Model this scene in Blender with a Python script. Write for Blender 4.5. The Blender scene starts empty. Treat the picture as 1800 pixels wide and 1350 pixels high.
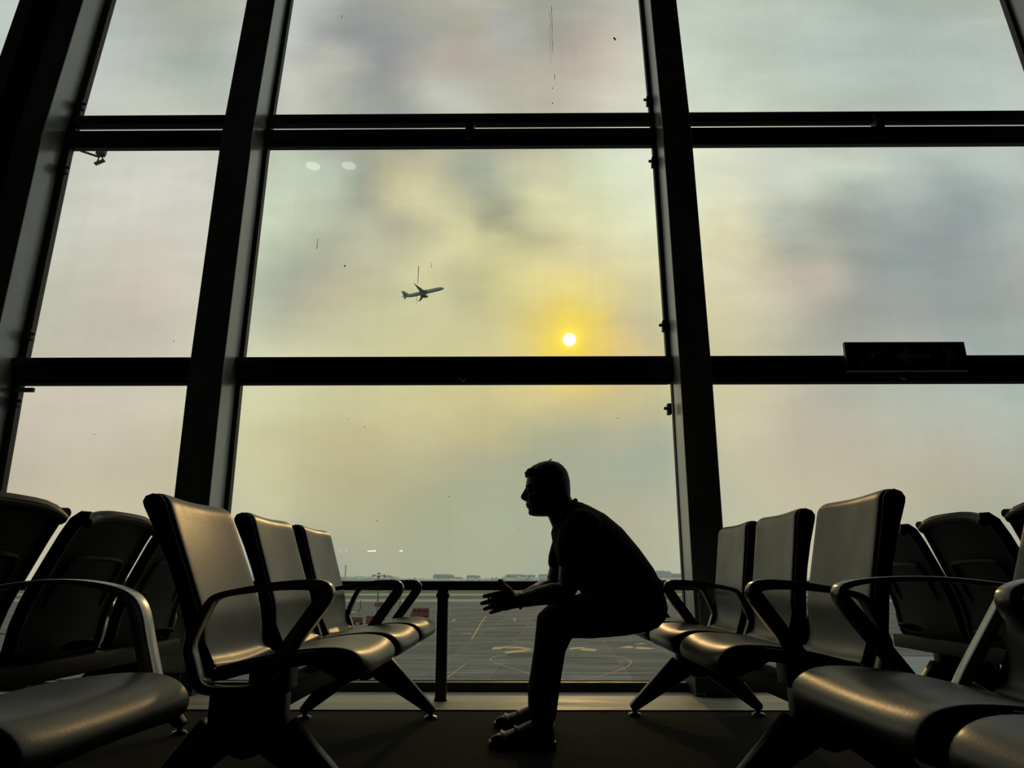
import bpy, bmesh, math, random
from mathutils import Vector, Matrix, Euler

random.seed(7)
scn = bpy.context.scene
COL = scn.collection
PI = math.pi
R = math.radians


# ------------------------------------------------------------------ tagging
def tag(o, label=None, cat=None, group=None, kind=None):
    if label:
        o['label'] = label
    if cat:
        o['category'] = cat
    if group:
        o['group'] = group
    if kind:
        o['kind'] = kind
    return o


def empty(name, loc=(0, 0, 0), rz=0.0, parent=None):
    o = bpy.data.objects.new(name, None)
    COL.objects.link(o)
    o.location = loc
    o.rotation_euler = (0, 0, rz)
    o.empty_display_size = 0.1
    if parent:
        o.parent = parent
    return o


def copy_tree(o, parent=None):
    c = o.copy()
    COL.objects.link(c)
    c.parent = parent
    for ch in list(o.children):
        copy_tree(ch, c)
    return c


# ------------------------------------------------------------------ mesh builder
class MB:
    def __init__(self):
        self.bm = bmesh.new()

    def box(self, x0, x1, y0, y1, z0, z1):
        v = [self.bm.verts.new(p) for p in
             [(x0, y0, z0), (x1, y0, z0), (x1, y1, z0), (x0, y1, z0),
              (x0, y0, z1), (x1, y0, z1), (x1, y1, z1), (x0, y1, z1)]]
        for f in [(0, 3, 2, 1), (4, 5, 6, 7), (0, 1, 5, 4), (1, 2, 6, 5), (2, 3, 7, 6), (3, 0, 4, 7)]:
            self.bm.faces.new([v[i] for i in f])
        return self

    def obox(self, c, ax, ay, az):
        """box from centre and three half-axis vectors"""
        c, ax, ay, az = Vector(c), Vector(ax), Vector(ay), Vector(az)
        v = [self.bm.verts.new(c + sx * ax + sy * ay + sz * az) for sz in (-1, 1) for sx, sy in
             ((-1, -1), (1, -1), (1, 1), (-1, 1))]
        for f in [(0, 3, 2, 1), (4, 5, 6, 7), (0, 1, 5, 4), (1, 2, 6, 5), (2, 3, 7, 6), (3, 0, 4, 7)]:
            self.bm.faces.new([v[i] for i in f])
        return self

    def rings(self, rings, closed=False, caps=True):
        """skin a list of equally long vertex rings"""
        vr = [[self.bm.verts.new(p) for p in r] for r in rings]
        n = len(vr[0])
        m = len(vr)
        for i in range(m if closed else m - 1):
            a, b = vr[i], vr[(i + 1) % m]
            for j in range(n):
                k = (j + 1) % n
                self.bm.faces.new((a[j], a[k], b[k], b[j]))
        if caps and not closed:
            self.bm.faces.new(list(reversed(vr[0])))
            self.bm.faces.new(vr[-1])
        return self

    def prism(self, outline, a, b, plane='xz'):
        """outline of 2D points extruded from a to b along the third axis"""
        def P(p, t):
            if plane == 'xz':
                return (p[0], t, p[1])
            if plane == 'yz':
                return (t, p[0], p[1])
            return (p[0], p[1], t)
        self.rings([[P(p, a) for p in outline], [P(p, b) for p in outline]])
        return self

    def tube(self, path, rad, seg=10, flat=1.0, closed=False):
        """round tube along a path, rad a number or a list"""
        pts = [Vector(p) for p in path]
        n = len(pts)
        if not isinstance(rad, (list, tuple)):
            rad = [rad] * n
        rings = []
        up = None
        for i in range(n):
            if closed:
                t = pts[(i + 1) % n] - pts[i - 1]
            else:
                t = pts[min(i + 1, n - 1)] - pts[max(i - 1, 0)]
            t.normalize()
            if up is None:
                up = Vector((0, 0, 1)) if abs(t.z) < 0.9 else Vector((0, 1, 0))
            s = t.cross(up).normalized()
            u = s.cross(t).normalized()
            up = u
            rings.append([pts[i] + rad[i] * (math.cos(2 * PI * k / seg) * s + flat * math.sin(2 * PI * k / seg) * u)
                          for k in range(seg)])
        return self.rings(rings, closed)

    def lathe(self, prof, c=(0, 0, 0), seg=20, closed=False):
        c = Vector(c)
        rings = []
        for r, z in prof:
            rings.append([c + Vector((max(r, 1e-4) * math.cos(2 * PI * k / seg), max(r, 1e-4) * math.sin(2 * PI * k / seg), z))
                          for k in range(seg)])
        return self.rings(rings, closed)

    def ellipsoid(self, c, r, seg=16, rot=None):
        c = Vector(c)
        rings = []
        n = seg // 2
        for i in range(n + 1):
            th = PI * i / n
            s, z = max(math.sin(th), 1e-3), -math.cos(th)
            ring = []
            for k in range(seg):
                p = Vector((r[0] * s * math.cos(2 * PI * k / seg), r[1] * s * math.sin(2 * PI * k / seg), r[2] * z))
                if rot:
                    p.rotate(rot)
                ring.append(c + p)
            rings.append(ring)
        return self.rings(rings)

    def loft(self, secs, seg=24, expo=2.0):
        """secs: (centre, vector a, vector b); superellipse sections"""
        rings = []
        for c, a, b in secs:
            c, a, b = Vector(c), Vector(a), Vector(b)
            ring = []
            for k in range(seg):
                t = 2 * PI * k / seg
                ct, st = math.cos(t), math.sin(t)
                e = 2.0 / expo
                ring.append(c + a * math.copysign(abs(ct) ** e, ct) + b * math.copysign(abs(st) ** e, st))
            rings.append(ring)
        return self.rings(rings)

    def build(self, name, mat, parent=None, bevel=0.0, bseg=2, sub=0, smooth=True, angle=40, remesh=0.0, smiter=0):
        bmesh.ops.recalc_face_normals(self.bm, faces=self.bm.faces[:])
        me = bpy.data.meshes.new(name)
        self.bm.to_mesh(me)
        self.bm.free()
        o = bpy.data.objects.new(name, me)
        COL.objects.link(o)
        if remesh or bevel or sub:
            if remesh:
                m = o.modifiers.new('remesh', 'REMESH')
                m.mode = 'VOXEL'
                m.voxel_size = remesh
                if smiter:
                    s = o.modifiers.new('smooth', 'SMOOTH')
                    s.factor = 0.5
                    s.iterations = smiter
            if bevel:
                m = o.modifiers.new('bevel', 'BEVEL')
                m.width = bevel
                m.segments = bseg
                m.limit_method = 'ANGLE'
                m.angle_limit = R(38)
            if sub:
                m = o.modifiers.new('sub', 'SUBSURF')
                m.levels = m.render_levels = sub
            dg = bpy.context.evaluated_depsgraph_get()
            me2 = bpy.data.meshes.new_from_object(o.evaluated_get(dg))
            o.modifiers.clear()
            o.data = me2
            bpy.data.meshes.remove(me)
            me2.name = name
            me = me2
        if smooth:
            me.polygons.foreach_set('use_smooth', [True] * len(me.polygons))
            if not remesh:
                try:
                    me.set_sharp_from_angle(angle=R(angle))
                except Exception:
                    pass
        me.materials.clear()
        me.materials.append(mat)
        if parent:
            o.parent = parent
        return o


def nrm2(pts, closed):
    """averaged left normals of a 2D polyline with mitre scale"""
    n = len(pts)
    out = []
    for i in range(n):
        a = pts[i - 1] if (closed or i > 0) else None
        b = pts[(i + 1) % n] if (closed or i < n - 1) else None
        p = pts[i]
        ds = []
        if a is not None:
            ds.append(Vector((p[0] - a[0], p[1] - a[1])).normalized())
        if b is not None:
            ds.append(Vector((b[0] - p[0], b[1] - p[1])).normalized())
        t = sum(ds, Vector((0, 0)))
        t.normalize()
        m = 1.0
        if len(ds) == 2:
            m = 1.0 / max(0.6, t.dot(ds[0]))
        out.append((Vector((-t.y, t.x)), m))
    return out


def smooth_path(pts, it=2, closed=False):
    """Chaikin corner cutting, values may carry extra components"""
    for _ in range(it):
        new = []
        n = len(pts)
        rng = range(n if closed else n - 1)
        if not closed:
            new.append(pts[0])
        for i in rng:
            a, b = pts[i], pts[(i + 1) % n]
            new.append(tuple(0.75 * x + 0.25 * y for x, y in zip(a, b)))
            new.append(tuple(0.25 * x + 0.75 * y for x, y in zip(a, b)))
        if not closed:
            new.append(pts[-1])
        pts = new
    return pts


# ------------------------------------------------------------------ materials
def nt(mat):
    mat.use_nodes = True
    n = mat.node_tree
    n.nodes.clear()
    return n


def N(t, typ, **kw):
    n = t.nodes.new(typ)
    for k, v in kw.items():
        if k in n.inputs:
            n.inputs[k].default_value = v
        else:
            setattr(n, k, v)
    return n


def mat(name, col, rough=0.5, metal=0.0, spec=0.5, var=0.0, vscale=8.0, bump=0.0, bscale=60.0, stretch=(1, 1, 1)):
    m = bpy.data.materials.new(name)
    t = nt(m)
    out = N(t, 'ShaderNodeOutputMaterial')
    b = N(t, 'ShaderNodeBsdfPrincipled')
    b.inputs['Base Color'].default_value = (*col, 1)
    b.inputs['Roughness'].default_value = rough
    b.inputs['Metallic'].default_value = metal
    b.inputs['Specular IOR Level'].default_value = spec
    t.links.new(b.outputs[0], out.inputs[0])
    tc = N(t, 'ShaderNodeTexCoord')
    mp = N(t, 'ShaderNodeMapping')
    mp.inputs['Scale'].default_value = stretch
    t.links.new(tc.outputs['Object'], mp.inputs[0])
    if var:
        n = N(t, 'ShaderNodeTexNoise', Scale=vscale, Detail=5.0, Roughness=0.6)
        t.links.new(mp.outputs[0], n.inputs['Vector'])
        r = N(t, 'ShaderNodeMapRange')
        r.inputs['From Min'].default_value = 0.3
        r.inputs['From Max'].default_value = 0.7
        r.inputs['To Min'].default_value = 1 - var
        r.inputs['To Max'].default_value = 1 + var
        t.links.new(n.outputs['Fac'], r.inputs['Value'])
        mx = N(t, 'ShaderNodeVectorMath', operation='SCALE')
        mx.inputs[0].default_value = col
        t.links.new(r.outputs[0], mx.inputs['Scale'])
        t.links.new(mx.outputs[0], b.inputs['Base Color'])
        rr = N(t, 'ShaderNodeMath', operation='MULTIPLY')
        rr.inputs[1].default_value = rough
        t.links.new(r.outputs[0], rr.inputs[0])
        t.links.new(rr.outputs[0], b.inputs['Roughness'])
    if bump:
        n2 = N(t, 'ShaderNodeTexNoise', Scale=bscale, Detail=3.0)
        t.links.new(mp.outputs[0], n2.inputs['Vector'])
        bp = N(t, 'ShaderNodeBump', Strength=bump, Distance=0.01)
        t.links.new(n2.outputs['Fac'], bp.inputs['Height'])
        t.links.new(bp.outputs[0], b.inputs['Normal'])
    return m


def emis(name, col, s):
    m = bpy.data.materials.new(name)
    t = nt(m)
    out = N(t, 'ShaderNodeOutputMaterial')
    e = N(t, 'ShaderNodeEmission', Strength=s)
    e.inputs['Color'].default_value = (*col, 1)
    t.links.new(e.outputs[0], out.inputs[0])
    return m


def glass_mat(name, tint=(0.96, 0.965, 0.955), dirt=True):
    m = bpy.data.materials.new(name)
    t = nt(m)
    out = N(t, 'ShaderNodeOutputMaterial')
    tr = N(t, 'ShaderNodeBsdfTransparent')
    tr.inputs['Color'].default_value = (*tint, 1)
    gl = N(t, 'ShaderNodeBsdfGlossy', Roughness=0.0)
    lw = N(t, 'ShaderNodeLayerWeight', Blend=0.5)
    p = N(t, 'ShaderNodeMath', operation='POWER')
    p.inputs[1].default_value = 5.0
    t.links.new(lw.outputs['Facing'], p.inputs[0])
    ma = N(t, 'ShaderNodeMath', operation='MULTIPLY_ADD')
    ma.inputs[1].default_value = 0.8
    ma.inputs[2].default_value = 0.03
    t.links.new(p.outputs[0], ma.inputs[0])
    mx = N(t, 'ShaderNodeMixShader')
    t.links.new(ma.outputs[0], mx.inputs[0])
    t.links.new(tr.outputs[0], mx.inputs[1])
    t.links.new(gl.outputs[0], mx.inputs[2])
    res = mx.outputs[0]
    if dirt:
        tc = N(t, 'ShaderNodeTexCoord')
        vo = N(t, 'ShaderNodeTexVoronoi', Scale=9.0)
        t.links.new(tc.outputs['Object'], vo.inputs['Vector'])
        wn = N(t, 'ShaderNodeSeparateColor')
        t.links.new(vo.outputs['Color'], wn.inputs[0])
        gate = N(t, 'ShaderNodeMath', operation='GREATER_THAN')
        gate.inputs[1].default_value = 0.86
        t.links.new(wn.outputs[0], gate.inputs[0])
        rad = N(t, 'ShaderNodeMath', operation='MULTIPLY')
        rad.inputs[1].default_value = 0.05
        t.links.new(wn.outputs[1], rad.inputs[0])
        lt = N(t, 'ShaderNodeMath', operation='LESS_THAN')
        t.links.new(vo.outputs['Distance'], lt.inputs[0])
        t.links.new(rad.outputs[0], lt.inputs[1])
        mu = N(t, 'ShaderNodeMath', operation='MULTIPLY')
        t.links.new(gate.outputs[0], mu.inputs[0])
        t.links.new(lt.outputs[0], mu.inputs[1])
        mu2 = N(t, 'ShaderNodeMath', operation='MULTIPLY')
        mu2.inputs[1].default_value = 0.6
        t.links.new(mu.outputs[0], mu2.inputs[0])
        # faint dry water streaks running down the pane
        mp = N(t, 'ShaderNodeMapping')
        mp.inputs['Scale'].default_value = (7, 1, 0.25)
        t.links.new(tc.outputs['Object'], mp.inputs[0])
        no = N(t, 'ShaderNodeTexNoise', Scale=2.0, Detail=6.0)
        t.links.new(mp.outputs[0], no.inputs['Vector'])
        rg = N(t, 'ShaderNodeMapRange')
        rg.inputs['From Min'].default_value = 0.5
        rg.inputs['From Max'].default_value = 0.75
        rg.inputs['To Max'].default_value = 0.012
        t.links.new(no.outputs['Fac'], rg.inputs['Value'])
        mxx = N(t, 'ShaderNodeMath', operation='MAXIMUM')
        t.links.new(rg.outputs[0], mxx.inputs[0])
        t.links.new(mu2.outputs[0], mxx.inputs[1])
        di = N(t, 'ShaderNodeBsdfDiffuse')
        di.inputs['Color'].default_value = (0.25, 0.24, 0.2, 1)
        m2 = N(t, 'ShaderNodeMixShader')
        t.links.new(mxx.outputs[0], m2.inputs[0])
        t.links.new(res, m2.inputs[1])
        t.links.new(di.outputs[0], m2.inputs[2])
        res = m2.outputs[0]
    t.links.new(res, out.inputs[0])
    return m


M = {}
M['frame'] = mat('dark_painted_aluminium', (0.030, 0.030, 0.029), 0.5, var=0.25, vscale=5)
M['gasket'] = mat('black_rubber_gasket', (0.02, 0.02, 0.022), 0.6)
M['column'] = mat('grey_painted_steel', (0.52, 0.53, 0.51), 0.28, spec=0.9, var=0.3, vscale=3.2, bump=0.06, bscale=30, stretch=(1, 1, 0.4))
M['stone'] = mat('pale_veined_stone', (0.52, 0.48, 0.39), 0.5, spec=0.3, var=0.28, vscale=5, stretch=(0.35, 2.5, 1))
M['wall'] = mat('dark_interior_paint', (0.06, 0.058, 0.055), 0.7, var=0.1)
M['ceil'] = mat('dark_ceiling_panels', (0.05, 0.05, 0.05), 0.8, var=0.1)
M['vinyl'] = mat('charcoal_satin_upholstery', (0.024, 0.024, 0.0225), 0.37, spec=0.34, var=0.12, vscale=6, bump=0.03, bscale=140)
M['rim'] = mat('black_moulded_rim', (0.008, 0.008, 0.008), 0.5, spec=0.3)
M['arm'] = mat('black_polished_metal', (0.05, 0.05, 0.05), 0.26, metal=0.25, spec=0.8)
M['alu'] = mat('brushed_aluminium', (0.42, 0.41, 0.38), 0.3, metal=0.85)
M['steel'] = mat('dark_cast_metal', (0.035, 0.035, 0.035), 0.4, metal=0.4)
M['beam'] = mat('dark_beam_paint', (0.010, 0.010, 0.010), 0.6, spec=0.2)
M['skin'] = mat('tanned_skin', (0.16, 0.085, 0.055), 0.5, var=0.06)
M['shirt'] = mat('black_cotton_knit', (0.010, 0.010, 0.011), 0.9, spec=0.2, bump=0.1, bscale=300)
M['trousers'] = mat('dark_navy_twill', (0.012, 0.013, 0.017), 0.85, spec=0.2, bump=0.1, bscale=240)
M['hair'] = mat('black_hair', (0.006, 0.005, 0.005), 0.55, spec=0.3, bump=0.35, bscale=260, stretch=(1, 1, 0.3))
M['leather'] = mat('black_leather', (0.014, 0.012, 0.011), 0.42)
M['watch'] = mat('steel_watch_case', (0.2, 0.2, 0.2), 0.25, metal=0.9)
M['sign'] = mat('dark_green_sign_face', (0.006, 0.014, 0.008), 0.35)
M['signmark'] = mat('dull_photoluminescent_mark', (0.8, 0.85, 0.78), 0.6)
M['red'] = mat('haze_dulled_red_paint', (0.20, 0.055, 0.055), 0.5, var=0.15, vscale=1)  # red dulled in the base colour to imitate haze over the apron
M['white'] = mat('white_paint', (0.75, 0.75, 0.72), 0.4)
M['tyre'] = mat('black_tyre', (0.02, 0.02, 0.02), 0.8)
M['galv'] = mat('galvanised_steel', (0.16, 0.17, 0.17), 0.55, metal=0.3)
M['plane'] = mat('haze_grey_airliner_paint', (0.25, 0.28, 0.29), 0.5)  # distance haze on the flying airliner is put into this grey
M['planedark'] = mat('airliner_dark_metal', (0.14, 0.15, 0.16), 0.5)
M['winglass'] = mat('tinted_vehicle_glass', (0.03, 0.035, 0.04), 0.1)
M['yellow'] = mat('yellow_road_paint', (0.50, 0.38, 0.17), 0.7, var=0.35, vscale=1.2)
M['whitep'] = mat('white_road_paint', (0.5, 0.49, 0.44), 0.7, var=0.2, vscale=2)
M['grass'] = mat('dry_airfield_grass', (0.10, 0.125, 0.065), 0.95, var=0.2, vscale=0.02)
M['taxi'] = mat('pale_concrete_taxiway', (0.34, 0.34, 0.31), 0.85, var=0.1, vscale=0.02)
M['city'] = mat('haze_pale_concrete', (0.56, 0.60, 0.60), 0.9, var=0.1, vscale=0.03)  # light blue-grey base colour stands in for haze over the town
M['trees'] = mat('haze_pale_grey_green', (0.46, 0.50, 0.48), 0.95, var=0.2, vscale=0.05)  # horizon haze painted in: far trees, hill and window bands made pale
M['pink'] = mat('salmon_painted_panel', (0.62, 0.26, 0.20), 0.6)
M['shedroof'] = mat('grey_blue_sheet_roof', (0.14, 0.18, 0.19), 0.5, var=0.15, vscale=0.6)


def perforated_lamp():
    m = emis('perforated_lamp_diffuser', (1.0, 1.0, 0.97), 16.0)
    t = m.node_tree
    e = [n for n in t.nodes if n.type == 'EMISSION'][0]
    tc = N(t, 'ShaderNodeTexCoord')
    vo = N(t, 'ShaderNodeTexVoronoi', Scale=70.0, Randomness=0.15)
    t.links.new(tc.outputs['Object'], vo.inputs['Vector'])
    lt = N(t, 'ShaderNodeMath', operation='LESS_THAN')
    lt.inputs[1].default_value = 0.42
    t.links.new(vo.outputs['Distance'], lt.inputs[0])
    ma = N(t, 'ShaderNodeMath', operation='MULTIPLY_ADD')
    ma.inputs[1].default_value = 45.0
    ma.inputs[2].default_value = 4.0
    t.links.new(lt.outputs[0], ma.inputs[0])
    t.links.new(ma.outputs[0], e.inputs['Strength'])
    return m


M['lamp'] = perforated_lamp()
M['lampstrip'] = emis('lamp_strip', (1.0, 1.0, 0.97), 18.0)
M['glass'] = glass_mat('window_glass')
M['glass2'] = glass_mat('balustrade_glass', (0.95, 0.96, 0.945), dirt=False)


def carpet():
    m = bpy.data.materials.new('dark_woven_carpet')
    t = nt(m)
    out = N(t, 'ShaderNodeOutputMaterial')
    b = N(t, 'ShaderNodeBsdfPrincipled', Roughness=0.95)
    b.inputs['Specular IOR Level'].default_value = 0.15
    tc = N(t, 'ShaderNodeTexCoord')
    mp = N(t, 'ShaderNodeMapping')
    mp.inputs['Rotation'].default_value = (0, 0, 0.0)
    t.links.new(tc.outputs['Object'], mp.inputs[0])
    br = N(t, 'ShaderNodeTexBrick', Scale=1.0)
    br.inputs['Brick Width'].default_value = 1.0
    br.inputs['Row Height'].default_value = 0.25
    br.inputs['Mortar Size'].default_value = 0.004
    br.inputs['Color1'].default_value = (0.015, 0.0115, 0.0085, 1)
    br.inputs['Color2'].default_value = (0.011, 0.0085, 0.0065, 1)
    br.inputs['Mortar'].default_value = (0.006, 0.005, 0.004, 1)
    t.links.new(mp.outputs[0], br.inputs['Vector'])
    no = N(t, 'ShaderNodeTexNoise', Scale=7.0, Detail=8.0, Roughness=0.75)
    mp2 = N(t, 'ShaderNodeMapping')
    mp2.inputs['Scale'].default_value = (0.6, 2.5, 1)
    t.links.new(tc.outputs['Object'], mp2.inputs[0])
    t.links.new(mp2.outputs[0], no.inputs['Vector'])
    r = N(t, 'ShaderNodeMapRange')
    r.inputs['From Min'].default_value = 0.3
    r.inputs['From Max'].default_value = 0.7
    r.inputs['To Min'].default_value = 0.55
    r.inputs['To Max'].default_value = 1.5
    t.links.new(no.outputs['Fac'], r.inputs['Value'])
    mx = N(t, 'ShaderNodeVectorMath', operation='SCALE')
    t.links.new(br.outputs['Color'], mx.inputs[0])
    t.links.new(r.outputs[0], mx.inputs['Scale'])
    t.links.new(mx.outputs[0], b.inputs['Base Color'])
    n3 = N(t, 'ShaderNodeTexNoise', Scale=180.0)
    t.links.new(tc.outputs['Object'], n3.inputs['Vector'])
    bp = N(t, 'ShaderNodeBump', Strength=0.4, Distance=0.01)
    t.links.new(n3.outputs['Fac'], bp.inputs['Height'])
    t.links.new(bp.outputs[0], b.inputs['Normal'])
    t.links.new(b.outputs[0], out.inputs[0])
    return m


def apron():
    m = bpy.data.materials.new('stained_concrete_apron')
    t = nt(m)
    out = N(t, 'ShaderNodeOutputMaterial')
    b = N(t, 'ShaderNodeBsdfPrincipled', Roughness=0.8)
    b.inputs['Specular IOR Level'].default_value = 0.2
    tc = N(t, 'ShaderNodeTexCoord')
    mp = N(t, 'ShaderNodeMapping')
    mp.inputs['Rotation'].default_value = (0, 0, R(3))
    t.links.new(tc.outputs['Object'], mp.inputs[0])
    br = N(t, 'ShaderNodeTexBrick', Scale=1.0, offset=0.0)
    br.inputs['Brick Width'].default_value = 7.5
    br.inputs['Row Height'].default_value = 7.5
    br.inputs['Mortar Size'].default_value = 0.07
    br.inputs['Color1'].default_value = (0.155, 0.166, 0.170, 1)
    br.inputs['Color2'].default_value = (0.092, 0.100, 0.106, 1)
    br.inputs['Mortar'].default_value = (0.20, 0.20, 0.185, 1)
    t.links.new(mp.outputs[0], br.inputs['Vector'])
    mp2 = N(t, 'ShaderNodeMapping')
    mp2.inputs['Scale'].default_value = (0.03, 0.22, 1)
    t.links.new(tc.outputs['Object'], mp2.inputs[0])
    no = N(t, 'ShaderNodeTexNoise', Scale=2.2, Detail=9.0, Roughness=0.72)
    t.links.new(mp2.outputs[0], no.inputs['Vector'])
    r = N(t, 'ShaderNodeMapRange')
    r.inputs['From Min'].default_value = 0.32
    r.inputs['From Max'].default_value = 0.68
    r.inputs['To Min'].default_value = 0.30
    r.inputs['To Max'].default_value = 1.65
    t.links.new(no.outputs['Fac'], r.inputs['Value'])
    mx = N(t, 'ShaderNodeVectorMath', operation='SCALE')
    t.links.new(br.outputs['Color'], mx.inputs[0])
    t.links.new(r.outputs[0], mx.inputs['Scale'])
    t.links.new(mx.outputs[0], b.inputs['Base Color'])
    t.links.new(b.outputs[0], out.inputs[0])
    return m


def perforated():
    m = bpy.data.materials.new('perforated_black_sheet')
    t = nt(m)
    out = N(t, 'ShaderNodeOutputMaterial')
    b = N(t, 'ShaderNodeBsdfPrincipled', Roughness=0.5)
    b.inputs['Specular IOR Level'].default_value = 0.3
    tc = N(t, 'ShaderNodeTexCoord')
    mp = N(t, 'ShaderNodeMapping')
    mp.inputs['Scale'].default_value = (1, 48, 56)
    t.links.new(tc.outputs['Object'], mp.inputs[0])
    sp = N(t, 'ShaderNodeSeparateXYZ')
    t.links.new(mp.outputs[0], sp.inputs[0])
    ds = []
    for k in ('Y', 'Z'):
        f = N(t, 'ShaderNodeMath', operation='FRACT')
        t.links.new(sp.outputs[k], f.inputs[0])
        s = N(t, 'ShaderNodeMath', operation='SUBTRACT')
        s.inputs[1].default_value = 0.5
        t.links.new(f.outputs[0], s.inputs[0])
        a = N(t, 'ShaderNodeMath', operation='ABSOLUTE')
        t.links.new(s.outputs[0], a.inputs[0])
        ds.append(a)
    mxm = N(t, 'ShaderNodeMath', operation='MAXIMUM')
    t.links.new(ds[0].outputs[0], mxm.inputs[0])
    t.links.new(ds[1].outputs[0], mxm.inputs[1])
    lt = N(t, 'ShaderNodeMath', operation='LESS_THAN')
    lt.inputs[1].default_value = 0.27
    t.links.new(mxm.outputs[0], lt.inputs[0])
    mix = N(t, 'ShaderNodeMix', data_type='RGBA')
    mix.inputs['A'].default_value = (0.014, 0.014, 0.013, 1)
    mix.inputs['B'].default_value = (0.002, 0.002, 0.002, 1)
    mix.inputs[6].default_value = (0.014, 0.014, 0.013, 1)
    mix.inputs[7].default_value = (0.002, 0.002, 0.002, 1)
    t.links.new(lt.outputs[0], mix.inputs[0])
    t.links.new(mix.outputs[2], b.inputs['Base Color'])
    t.links.new(b.outputs[0], out.inputs[0])
    return m


M['carpet'] = carpet()
M['apron'] = apron()
M['perf'] = perforated()
M['panelblack'] = mat('black_powder_coat', (0.010, 0.010, 0.010), 0.45, spec=0.4)

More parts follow.
